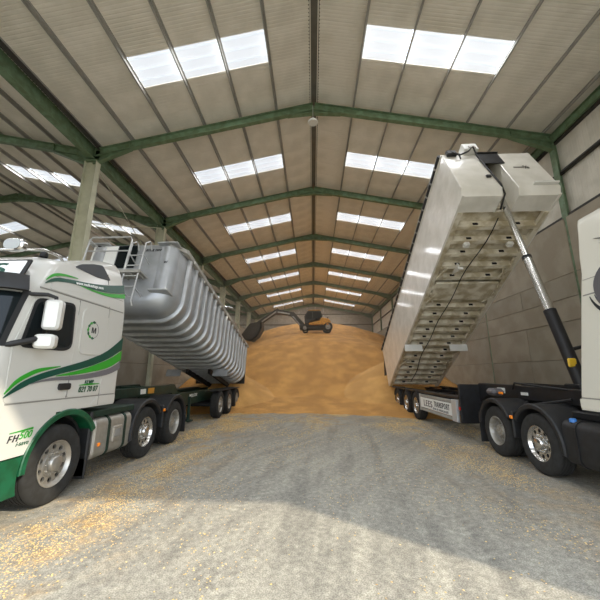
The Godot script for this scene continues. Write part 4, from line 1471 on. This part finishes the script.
	b.tube([Vector3(-1.0, 1.84, zf), Vector3(-1.0, 1.84, L)], 0.018, 8)
	put("guard_rail", b, M.tube_silver, body)
	b = MB.new()
	for x in [0.14, 0.5]:
		b.tube([Vector3(x, 1.74, L + 0.02), Vector3(x, 1.88, L + 0.1), Vector3(x, 1.90, L + 0.2), Vector3(x, 1.76, zf - 0.05), Vector3(x, 0.08, zf - 0.02), Vector3(x, -0.02, L + 0.3)], 0.02, 8)
		b.tube([Vector3(x, 0.44, zf - 0.02), Vector3(x, 0.36, L - 0.05)], 0.016, 6)
		b.tube([Vector3(x, 1.44, zf - 0.02), Vector3(x, 1.32, L - 0.02)], 0.016, 6)
	for i in 5: b.tube([Vector3(0.14, 0.16 + 0.3 * i, zf - 0.02), Vector3(0.5, 0.16 + 0.3 * i, zf - 0.02)], 0.016, 6)
	put("ladder", b, M.tube_silver, body)
	# chassis
	for s in [-1.0, 1.0]:
		b = MB.new()
		b.prism(PackedVector2Array([Vector2(-0.2, 0.66), Vector2(6.6, 0.66), Vector2(7.2, 1.12), Vector2(11.3, 1.16), Vector2(11.3, 1.34), Vector2(7.0, 1.36), Vector2(6.7, 1.08), Vector2(-0.2, 1.0)]), Vector3(s * 0.62, 0, 0), Vector3.BACK, Vector3.UP, Vector3(-s, 0, 0), 0.0, 0.14, 0.008)
		var ch := put("chassis_rail", b, M.chassis_green, t)
		letters("rail_name", "WILCOX", Vector3(s * 0.625, 0.94, 5.4), Vector3(0, 0, -s), Vector3.UP, 0.75, 0.1, M.stripe_white, t, 0.15)
		b = MB.new()
		b.box(Vector3(s * 0.63, 1.25, 8.9), Vector3(0.02, 0.12, 0.24), 0.004)
		put("notice_plate", b, M.plate_white, t)
		b = MB.new()
		b.box(Vector3(s * 0.63, 1.25, 8.5), Vector3(0.02, 0.14, 0.3), 0.004)
		put("side_reflector", b, M.reflector_amber, t)
		for z in [4.0, 2.64, 1.28]: wheel(t, s * 1.24, z, s, "alloy", M.steel_rim)
		b = MB.new()
		b.box(Vector3(s * 0.98, 1.02, 2.6), Vector3(0.5, 0.03, 3.6), 0.01)
		put("mudguard", b, M.black_plastic, t)
		b = MB.new()
		b.box(Vector3(s * 1.0, 0.75, -0.22), Vector3(0.3, 0.14, 0.06), 0.012)
		put("tail_lamp", b, M.red_lens, t)
		b = MB.new()
		b.box(Vector3(s * 0.8, 0.55, 6.2), Vector3(0.08, 0.8, 0.08), 0.01)
		b.box(Vector3(s * 0.8, 0.2, 6.2), Vector3(0.24, 0.04, 0.24), 0.008)
		put("landing_leg", b, M.chassis_green, t)
	for z in [4.0, 2.64, 1.28]: axle(t, 1.05, z)
	b = MB.new()
	for z in [-0.15, 2.0, 3.4, 5.2, 6.6, 8.0, 9.4, 11.2]:
		b.box(Vector3(0, 0.84 if z < 7 else 1.25, z), Vector3(1.2, 0.18, 0.1), 0.008)
	tag(put("cross_member", b, M.chassis_green, t), "", "", "", "stuff")
	b = MB.new()
	b.tube([Vector3(0, 1.2, 9.5), Vector3(0, 1.9, 9.62)], 0.13, 16)
	b.tube([Vector3(0, 1.9, 9.62), Vector3(0, 2.95, 9.75)], 0.1, 16)
	put("lifting_ram", b, M.chrome, t)
	b = MB.new()
	b.span(Vector3(-1.15, 0.6, -0.3), Vector3(1.15, 0.72, -0.22), 0.01)
	put("rear_bumper", b, M.chassis_green, t)

# ------------------------------------------------------------------ the white tipper
func white_trailer() -> void:
	var t := base("tipping_trailer", Vector3(5.12, 0, -17.1), "white flat sided tipping trailer raised steeply on a chrome ram, black chassis", "trailer")
	var L := 10.9
	var H := 2.04
	var th := deg_to_rad(28.1)
	var body := Node3D.new()
	body.name = "tipper_body"
	t.add_child(body)
	body.position = Vector3(0, 1.05, 0)
	body.rotation.x = -th
	var b := MB.new()
	var D := L - 0.62
	for s in [-1.0, 1.0]:
		b = MB.new()
		b.span(Vector3(s * 1.19, 0.0, 0), Vector3(s * 1.25, H, L - 0.1), 0.008)
		put("side_wall", b, M.tipper_white, body)
		b = MB.new()
		b.prism(PackedVector2Array([Vector2(D, 0.02), Vector2(L - 0.14, 0.02), Vector2(L, 0.2), Vector2(L, H), Vector2(D, H)]), Vector3(s * 0.2, 0, 0), Vector3.BACK, Vector3.UP, Vector3(s, 0, 0), 0.0, 1.052, 0.012)
		put("nose", b, M.tipper_white, body)
		b = MB.new()
		b.span(Vector3(s * 1.06, -0.02, 0.0), Vector3(s * 1.2, 0.1, D), 0.008)
		put("floor_edge", b, M.under_white, body)
		for z in [3.85]:
			b = MB.new()
			b.box(Vector3(s * 0.92, -0.16, z), Vector3(0.72, 0.28, 0.025), 0.006, Basis(Vector3.RIGHT, 0.3))
			put("guard_plate", b, M.plate_white, body)
		b = MB.new()
		b.box(Vector3(s * 0.62, -0.05, D - 1.05), Vector3(0.17, 0.16, 0.17), 0.03)
		put("bump_stop", b, M.plate_white, body)
		b = MB.new()
		b.span(Vector3(s * 1.17, H, 0.0), Vector3(s * 1.27, H + 0.07, L - 0.02), 0.01)
		put("top_rail", b, M.tipper_white, body)
	b = MB.new()
	b.tube([Vector3(-1.24, H + 0.14, 0.0), Vector3(-1.24, H + 0.14, L - 0.1)], 0.085, 12)
	put("rolled_sheet", b, M.black_plastic, body)
	b = MB.new()
	for i in 22: b.tube([Vector3(-1.24, H + 0.14, 0.3 + 0.48 * i), Vector3(-1.24, H + 0.14, 0.36 + 0.48 * i)], 0.092, 10)
	tag(put("sheet_bands", b, M.galvanised, body), "", "", "", "stuff")
	b = MB.new()
	b.span(Vector3(-1.19, 0.15, 0.0), Vector3(1.19, 0.2, D + 0.03), 0.0)
	b.span(Vector3(-0.22, 0.02, D - 0.04), Vector3(0.22, H, D), 0.0)
	put("floor_plate", b, M.under_white, body)
	# cross bearers under the floor, each with two dark holes
	for i in 20:
		var z := 0.3 + 0.5 * i
		b = MB.new()
		b.prism(PackedVector2Array([Vector2(-0.1, 0.16), Vector2(-0.06, -0.03), Vector2(0.06, -0.03), Vector2(0.1, 0.16)]), Vector3(0, 0, z), Vector3.BACK, Vector3.UP, Vector3.RIGHT, -1.08, 1.08, 0.006)
		var cb := put("cross_bearer", b, M.under_white, body)
		b = MB.new()
		for s in [-1.0, 1.0]: b.box(Vector3(s * 0.57, 0.05, z + 0.085), Vector3(0.14, 0.07, 0.03), 0.004)
		put("bearer_slot", b, M.dark_gap, cb)
	# boxed frame and lamp bracket further up
	b = MB.new()
	b.span(Vector3(-1.02, -0.045, 6.75), Vector3(1.02, 0.05, 7.6), 0.02)
	put("stiffener_plate", b, M.under_white, body)
	for s in [-1.0, 1.0]:
		for z in [2.2, 6.6, 7.8]:
			b = MB.new()
			b.bar(Vector3(s * 1.06, -0.03, z), Vector3(s * 0.86, -0.03, z + 0.5), 0.06, 0.06)
			b.bar(Vector3(s * 1.06, -0.03, z + 0.5), Vector3(s * 0.86, -0.03, z), 0.05, 0.05)
			put("corner_gusset", b, M.under_white, body)
	b = MB.new()
	b.prism(PackedVector2Array([Vector2(0, 0), Vector2(0.5, 0), Vector2(0.5, -0.3)]), Vector3(-0.62, 0.0, 7.95), Vector3.BACK, Vector3.UP, Vector3.RIGHT, 0.0, 0.05, 0.005)
	b.box(Vector3(-0.6, -0.26, 8.48), Vector3(0.16, 0.1, 0.05), 0.01)
	put("lamp_bracket", b, M.plate_white, body)
	b = MB.new()
	var pts := []
	for i in 26:
		var f := i / 25.0
		pts.append(Vector3(-0.1 - 0.28 * sin(f * 2.6) + 0.04 * sin(f * 23.0), -0.07 - 0.03 * sin(f * 17.0), lerpf(L - 0.75, 0.6, f)))
	b.tube(pts, 0.016, 6)
	put("air_hose", b, M.black_plastic, body)
	# top of the nose: dark cover over the notch, sheet motor box, cables
	b = MB.new()
	b.box(Vector3(0.02, H - 0.02, L - 0.3), Vector3(0.62, 0.03, 0.75), 0.006)
	b.box(Vector3(0.02, H - 0.3, L + 0.02), Vector3(0.6, 0.62, 0.03), 0.006)
	put("notch_cover", b, M.black_plastic, body)
	b = MB.new()
	b.box(Vector3(-0.42, H + 0.2, L - 0.02), Vector3(0.42, 0.34, 0.36), 0.015)
	var mb := put("sheet_motor_box", b, M.plate_white, body)
	b = MB.new()
	b.box(Vector3(-0.4, H + 0.12, L + 0.165), Vector3(0.2, 0.12, 0.04), 0.008)
	put("motor_plug", b, M.galvanised, mb)
	b = MB.new()
	b.box(Vector3(-1.0, H - 0.02, L + 0.05), Vector3(0.3, 0.22, 0.12), 0.03)
	b.tube([Vector3(-1.0, H - 0.02, L + 0.1), Vector3(-0.8, H - 0.2, L + 0.1), Vector3(-0.55, H - 0.05, L + 0.12), Vector3(-0.4, H + 0.08, L + 0.2), Vector3(-0.32, H - 0.2, L + 0.06), Vector3(-0.27, H - 0.8, L + 0.03), Vector3(-0.24, H - 1.4, L + 0.03), Vector3(-0.22, 0.3, L + 0.03), Vector3(-0.16, 0.05, L - 0.1), Vector3(-0.14, -0.05, L - 0.5)], 0.024, 8)
	b.tube([Vector3(-1.08, H + 0.1, L + 0.08), Vector3(-0.95, H - 0.16, L + 0.13), Vector3(-0.85, H - 0.25, L + 0.1), Vector3(-0.82, H - 0.34, L + 0.04)], 0.02, 6)
	put("cable", b, M.black_plastic, body)
	b = MB.new()
	b.box(Vector3(-0.38, 0.72, L + 0.03), Vector3(0.14, 0.1, 0.06), 0.02)
	put("cable_joint", b, M.black_plastic, body)
	for q in [[0.62, 1.2], [1.05, 0.42]]:
		b = MB.new()
		b.box(Vector3(q[0], q[1], L + 0.012), Vector3(0.3, 0.05, 0.025), 0.006)
		put("nose_fitting", b, M.galvanised, body)
	letters("nose_mark", "%", Vector3(0.8, 1.2, L + 0.012), Vector3.RIGHT, Vector3.UP, 0.16, 0.16, M.dark_print, body)
	b = MB.new()
	b.box(Vector3(0.9, 0.28, L + 0.05), Vector3(0.62, 0.05, 0.1), 0.01)
	put("nose_step", b, M.plate_white, body)
	# tailgate hanging open from the top hinge
	var g := MB.new()
	var hinge := Vector3(0, 1.05 + H * cos(th), -H * sin(th))
	g.box(hinge + Vector3(0, -0.72, -0.1), Vector3(2.4, 1.45, 0.07), 0.012, Basis(Vector3.RIGHT, 0.12))
	for x in [-0.9, -0.3, 0.3, 0.9]: g.box(hinge + Vector3(x, -0.72, -0.16), Vector3(0.1, 1.4, 0.06), 0.01, Basis(Vector3.RIGHT, 0.12))
	put("tailgate", g, M.machine_dark, t)
	# telescopic ram from the neck of the chassis to the notch
	var p0 := Vector3(-0.02, 1.3, 10.66)
	var p1 := Vector3(-0.02, 1.05 + 10.5 * sin(th) + 0.3 * cos(th), 10.5 * cos(th) - 0.3 * sin(th))
	var ram := put("ram_cylinder", tubed(p0, p0.lerp(p1, 0.34), 0.115), M.black_steel, t)
	put("ram_stage", tubed(p0.lerp(p1, 0.33), p0.lerp(p1, 0.62), 0.095), M.chrome, ram)
	put("ram_stage", tubed(p0.lerp(p1, 0.61), p1, 0.072), M.chrome, ram)
	b = MB.new()
	for f in [0.34, 0.62]:
		var c := p0.lerp(p1, f)
		var d := (p1 - p0).normalized()
		b.tube([c - d * 0.05, c + d * 0.03], 0.118 if f < 0.5 else 0.1, 20)
	put("ram_collar", b, M.black_steel, ram)
	b = MB.new()
	var c2 := p0.lerp(p1, 0.12)
	b.box(c2 + Vector3(-0.075, 0, 0.1), Vector3(0.16, 0.17, 0.05), 0.02)
	put("warning_label", b, M.label_yellow, ram)
	b = MB.new()
	b.tube([p0.lerp(p1, 0.17), p0.lerp(p1, 0.17) + Vector3(0.32, 0.08, 0.06)], 0.035, 8)
	put("ram_port", b, M.black_steel, ram)
	b = MB.new()
	for s in [-1.0, 1.0]: b.box(Vector3(s * 0.22, 1.3, 10.66), Vector3(0.06, 0.4, 0.4), 0.02)
	b.tube([Vector3(-0.5, 1.3, 10.66), Vector3(0.5, 1.3, 10.66)], 0.07, 14)
	put("ram_cradle", b, M.black_steel, t)
	# chassis
	for s in [-1.0, 1.0]:
		b = MB.new()
		b.prism(PackedVector2Array([Vector2(-0.3, 0.68), Vector2(7.6, 0.68), Vector2(8.3, 1.14), Vector2(11.4, 1.16), Vector2(11.4, 1.42), Vector2(8.0, 1.44), Vector2(7.4, 1.02), Vector2(-0.3, 1.0)]), Vector3(s * 0.66, 0, 0), Vector3.BACK, Vector3.UP, Vector3(-s, 0, 0), 0.0, 0.16, 0.008)
		put("chassis_rail", b, M.black_steel, t)
		b = MB.new()
		b.span(Vector3(s * 1.1, 1.0, 0.5), Vector3(s * 1.2, 1.08, 8.0), 0.01)
		b.span(Vector3(s * 0.6, 1.0, 0.5), Vector3(s * 1.2, 1.04, 0.6), 0.008)
		b.span(Vector3(s * 0.6, 1.0, 4.9), Vector3(s * 1.2, 1.04, 5.0), 0.008)
		b.span(Vector3(s * 0.6, 0.4, 7.9), Vector3(s * 1.2, 1.4, 8.0), 0.02)
		put("side_frame", b, M.black_steel, t)
		for z in [4.2, 2.9, 1.55]: wheel(t, s * 1.24, z, s, "alloy", M.chrome)
		for z in [4.2, 2.9, 1.55]:
			b = MB.new()
			b.prism(arc_poly(Vector2(z, 0.5), 0.54, 0.56, deg_to_rad(20), deg_to_rad(160), 16), Vector3(s * 1.25, 0, 0), Vector3.BACK, Vector3.UP, Vector3(-s, 0, 0), 0.0, 0.36)
			put("mudguard", b, M.black_plastic, t)
		# side guard board with the haulier's name
		b = MB.new()
		for y in [0.92, 0.46]: b.span(Vector3(s * 1.2, y - 0.045, 4.75), Vector3(s * 1.235, y + 0.045, 7.75), 0.008)
		b.span(Vector3(s * 1.17, 0.4, 4.7), Vector3(s * 1.24, 0.97, 4.78), 0.01)
		var gd := put("side_guard", b, M.galvanised, t)
		b = MB.new()
		b.span(Vector3(s * 1.195, 0.52, 4.8), Vector3(s * 1.225, 0.86, 7.5), 0.006)
		put("name_board", b, M.stripe_white, gd)
		b = MB.new()
		b.span(Vector3(s * 1.17, 0.4, 7.5), Vector3(s * 1.245, 0.98, 7.82), 0.012)
		put("guard_end", b, M.tube_silver, gd)
		letters("board_name", "LEES", Vector3(s * 1.228, 0.69, 5.55), Vector3(0, 0, -s), Vector3.UP, 0.8, 0.2, M.emblem_grey, t)
		letters("board_trade", "TRANSPORT", Vector3(s * 1.228, 0.73, 6.72), Vector3(0, 0, -s), Vector3.UP, 1.2, 0.16, M.dark_print, t)
		letters("board_line", "BULK HAULAGE", Vector3(s * 1.228, 0.58, 6.62), Vector3(0, 0, -s), Vector3.UP, 1.2, 0.06, M.dark_print, t)
		b = MB.new()
		b.box(Vector3(s * 0.85, 0.6, 8.6), Vector3(0.09, 0.85, 0.09), 0.01)
		b.box(Vector3(s * 0.85, 0.2, 8.6), Vector3(0.26, 0.04, 0.26), 0.008)
		put("landing_leg", b, M.black_steel, t)
		b = MB.new()
		b.box(Vector3(s * 0.95, 1.28, 9.3), Vector3(0.28, 0.16, 0.34), 0.06)
		put("air_tank", b, M.emblem_grey, t)
		b = MB.new()
		b.box(Vector3(s * 0.67, 1.3, 9.05), Vector3(0.02, 0.12, 0.3), 0.004)
		b.box(Vector3(s * 0.67, 1.27, 9.9), Vector3(0.02, 0.06, 0.22), 0.004)
		put("notice_plate", b, M.plate_white, t)
		b = MB.new()
		b.box(Vector3(s * 1.0, 1.27, 9.62), Vector3(0.03, 0.05, 0.14), 0.006)
		put("marker_lamp", b, M.amber, t)
		b = MB.new()
		b.box(Vector3(s * 1.24, 0.78, 8.02), Vector3(0.03, 0.08, 0.06), 0.006)
		put("side_reflector", b, M.red_lens, t)
		b = MB.new()
		b.tube([Vector3(s * 0.95, 0.62, 7.55), Vector3(s * 0.95, 0.95, 7.3)], 0.13, 14)
		put("hose_reel", b, M.tank_alloy, t)
		b = MB.new()
		b.tube([Vector3(s * 0.7, 1.12, 10.0), Vector3(s * 0.9, 1.06, 10.2), Vector3(s * 0.92, 1.1, 10.5), Vector3(s * 0.7, 1.25, 11.2)], 0.025, 8)
		b.tube([Vector3(s * 0.72, 1.36, 9.6), Vector3(s * 0.9, 1.5, 10.0), Vector3(s * 0.86, 1.46, 10.6), Vector3(s * 0.6, 1.4, 11.2)], 0.02, 8)
		put("brake_hose", b, M.black_plastic, t)
	for z in [4.2, 2.9, 1.55]: axle(t, 1.05, z)
	b = MB.new()
	for z in [-0.2, 2.2, 3.6, 5.4, 7.0, 8.4, 9.8, 11.3]:
		b.box(Vector3(0, 0.84 if z < 8 else 1.28, z), Vector3(1.2, 0.2, 0.1), 0.008)
	tag(put("cross_member", b, M.black_steel, t), "", "", "", "stuff")
	b = MB.new()
	b.span(Vector3(-1.15, 0.6, -0.45), Vector3(1.15, 0.72, -0.35), 0.01)
	put("rear_bumper", b, M.black_steel, t)

func tubed(a: Vector3, c: Vector3, r: float) -> MB:
	var b := MB.new()
	b.tube([a, c], r, 24)
	return b

# ------------------------------------------------------------------ excavator on the heap
func excavator() -> void:
	var y0 := heap_y(0.3, -32.0) + 0.12
	var t := base("excavator", Vector3(0.3, y0, -32.0), "yellow wheeled excavator with dark boom and bucket, parked on the maize heap", "excavator")
	var b := MB.new()
	b.box(Vector3(-0.35, 0.4, 0), Vector3(2.5, 0.42, 1.5), 0.08)
	b.box(Vector3(-0.2, 0.68, 0), Vector3(1.3, 0.2, 1.3), 0.05)
	put("undercarriage", b, M.machine_dark, t)
	for x in [-1.05, 1.2]:
		for s in [-1.0, 1.0]:
			var w := put("wheel", WH.tyre, M.rubber, t, Vector3(x, 0.36 if x > 0 else 0.26, s * 0.9))
			w.scale = Vector3(1.3, 0.9, 0.9) * (1.0 if x > 0 else 0.7)
			w.rotation.y = -PI / 2 if s > 0 else PI / 2
			put("rim", WH.alloy, M.steel_rim, w)
	b = MB.new()
	b.prism(round_corners([Vector2(-0.65, 0.55), Vector2(1.25, 0.55), Vector2(1.5, 0.8), Vector2(1.3, 1.12), Vector2(0.5, 1.3), Vector2(-0.2, 1.05), Vector2(-0.65, 0.95)], 0.08), Vector3(0, 0, -1.1), Vector3.RIGHT, Vector3.UP, Vector3.BACK, 0.0, 2.2, 0.04)
	put("engine_cover", b, M.yellow_paint, t)
	b = MB.new()
	b.tube([Vector3(1.22, 1.05, 0.4), Vector3(1.22, 1.4, 0.4)], 0.06, 10)
	put("exhaust", b, M.machine_dark, t)
	b = MB.new()
	b.prism(round_corners([Vector2(-1.05, 0.6), Vector2(0.45, 0.95), Vector2(0.68, 1.35), Vector2(0.5, 1.95), Vector2(-0.75, 1.95), Vector2(-1.1, 1.4)], 0.1), Vector3(0, 0, 0.1), Vector3.RIGHT, Vector3.UP, Vector3.BACK, 0.0, 1.0, 0.03)
	var cab := put("cab", b, M.machine_dark, t)
	b = MB.new()
	b.prism(round_corners([Vector2(-0.9, 1.05), Vector2(-0.35, 1.1), Vector2(-0.35, 1.8), Vector2(-0.7, 1.8), Vector2(-0.95, 1.4)], 0.06), Vector3(0, 0, 1.1), Vector3.RIGHT, Vector3.UP, Vector3.BACK, 0.0, 0.015)
	put("cab_window", b, M.dark_glass, cab)
	b = MB.new()
	b.prism(round_corners([Vector2(-0.25, 1.15), Vector2(0.5, 1.2), Vector2(0.54, 1.4), Vector2(0.42, 1.8), Vector2(-0.25, 1.8)], 0.06), Vector3(0, 0, 1.1), Vector3.RIGHT, Vector3.UP, Vector3.BACK, 0.0, 0.015)
	put("cab_window", b, M.dark_glass, cab)
	b = MB.new()
	b.box(Vector3(-0.12, 1.98, 0.6), Vector3(1.25, 0.07, 0.95), 0.03)
	put("cab_roof", b, M.yellow_paint, cab)
	# boom up and forward, stick down, bucket
	b = MB.new()
	b.bar(Vector3(-1.1, 0.4, 0), Vector3(-2.4, 1.85, 0), 0.45, 0.48)
	b.bar(Vector3(-2.2, 1.75, 0), Vector3(-4.05, 2.08, 0), 0.42, 0.42)
	var boom := put("boom", b, M.machine_dark, t)
	b = MB.new()
	b.tube([Vector3(-1.3, 0.3, 0.3), Vector3(-2.3, 1.5, 0.3)], 0.08, 10)
	put("boom_ram", b, M.steel_rim, boom)
	b = MB.new()
	b.tube([Vector3(-2.6, 1.75, 0.26), Vector3(-3.8, 1.95, 0.26)], 0.08, 10)
	put("boom_ram", b, M.steel_rim, boom)
	b = MB.new()
	b.bar(Vector3(-3.7, 2.25, 0), Vector3(-5.85, 0.78, 0), 0.36, 0.4)
	var stick := put("stick", b, M.machine_dark, t)
	b = MB.new()
	b.tube([Vector3(-4.0, 2.0, 0.22), Vector3(-5.4, 1.0, 0.22)], 0.07, 10)
	put("bucket_ram", b, M.tank_alloy, stick)
	b = MB.new()
	var out := PackedVector2Array()
	for q in [[-5.35, 0.95], [-5.3, 0.3], [-5.7, -0.5], [-6.3, -0.95], [-6.95, -0.85], [-7.3, -0.35], [-7.22, -0.3], [-6.9, -0.7], [-6.35, -0.8], [-5.85, -0.4], [-5.5, 0.3], [-5.6, 0.9]]: out.append(Vector2(q[0], q[1]))
	b.prism(out, Vector3(0, 0, -0.8), Vector3.RIGHT, Vector3.UP, Vector3.BACK, 0.0, 1.6, 0.0)
	for z in [-0.8, 0.76]:
		b.prism(PackedVector2Array([Vector2(-5.35, 0.95), Vector2(-5.3, 0.3), Vector2(-5.7, -0.5), Vector2(-6.3, -0.95), Vector2(-6.95, -0.85), Vector2(-7.3, -0.35), Vector2(-6.5, 0.75)]), Vector3(0, 0, z), Vector3.RIGHT, Vector3.UP, Vector3.BACK, 0.0, 0.04)
	put("bucket", b, M.machine_dark, t)

func ridge_lamp() -> void:
	var z := -10.07
	var t := base("high_bay_lamp", Vector3(0.08, 10.62, z + 0.14), "small round white lamp hanging under the ridge of a green frame", "lamp")
	var b := MB.new()
	b.xf = Transform3D(Basis(Vector3.BACK, PI / 2), Vector3.ZERO)
	b.lathe([Vector2(0.0, 0.14), Vector2(0.05, 0.14), Vector2(0.06, 0.1), Vector2(0.17, 0.02), Vector2(0.18, -0.02), Vector2(0.17, -0.05), Vector2(0.1, -0.06), Vector2(0.0, -0.06)], 24)
	put("lamp_shade", b, M.plate_white, t)
	b = MB.new()
	b.tube([Vector3(0, 0.13, 0), Vector3(0, 0.7, 0)], 0.012, 6)
	put("cord", b, M.tube_silver, t)

# ------------------------------------------------------------------ build
func _ready() -> void:
	# camera
	var cam := Camera3D.new()
	cam.name = "camera"
	cam.position = Vector3(0, 1.7, 0)
	cam.rotation = Vector3(deg_to_rad(12.851), deg_to_rad(2.268), 0)
	cam.fov = rad_to_deg(2.0 * atan(300.0 / 320.0))
	cam.near = 0.05
	cam.far = 400.0
	add_child(cam)
	cam.current = true
	# sky, sun, exposure
	var env := Environment.new()
	env.background_mode = Environment.BG_SKY
	var sky := ProceduralSkyMaterial.new()
	sky.sky_top_color = Color(0.80, 0.85, 0.92)
	sky.sky_horizon_color = Color(0.95, 0.95, 0.94)
	sky.ground_horizon_color = Color(0.6, 0.58, 0.54)
	sky.ground_bottom_color = Color(0.45, 0.43, 0.4)
	sky.sky_energy_multiplier = 1.0
	sky.sun_angle_max = 1.0
	sky.energy_multiplier = 3.6
	env.sky = Sky.new()
	env.sky.sky_material = sky
	env.tonemap_mode = Environment.TONE_MAPPER_LINEAR
	env.tonemap_exposure = 1.26
	env.sdfgi_enabled = true
	env.ssao_enabled = true
	env.ssil_enabled = true
	var we := WorldEnvironment.new()
	we.name = "environment"
	we.environment = env
	add_child(we)
	var sun := DirectionalLight3D.new()
	sun.name = "sun"
	var el := deg_to_rad(36.0)
	var dirn := Vector3(-0.82 * cos(el), -sin(el), -0.572 * cos(el)).normalized()
	sun.basis = Basis.looking_at(dirn)
	sun.light_energy = 1.3
	sun.light_color = Color(1.0, 0.95, 0.86)
	sun.light_angular_distance = 0.9
	sun.shadow_enabled = true
	add_child(sun)
	# dust hanging in the back of the shed
	env.volumetric_fog_enabled = true
	env.volumetric_fog_density = 0.0
	var dust := FogVolume.new()
	dust.name = "dust_haze"
	dust.size = Vector3(16.2, 9.2, 30.0)
	dust.position = Vector3(0.2, 4.7, -30.5)
	var fm := FogMaterial.new()
	fm.density = 0.009
	fm.albedo = Color(0.9, 0.84, 0.74)
	dust.material = fm
	add_child(dust)
	tag(dust, "thin brown dust haze hanging over the maize heap", "dust haze", "", "stuff")
	font = SystemFont.new()
	font.font_names = PackedStringArray(["Droid Sans"])
	font.font_weight = 700
	materials()
	ground()
	walls()
	roof()
	frames()
	maize()
	wheel_meshes()
	left_lorry()
	ribbed_trailer()
	right_lorry()
	white_trailer()
	excavator()
	ridge_lamp()
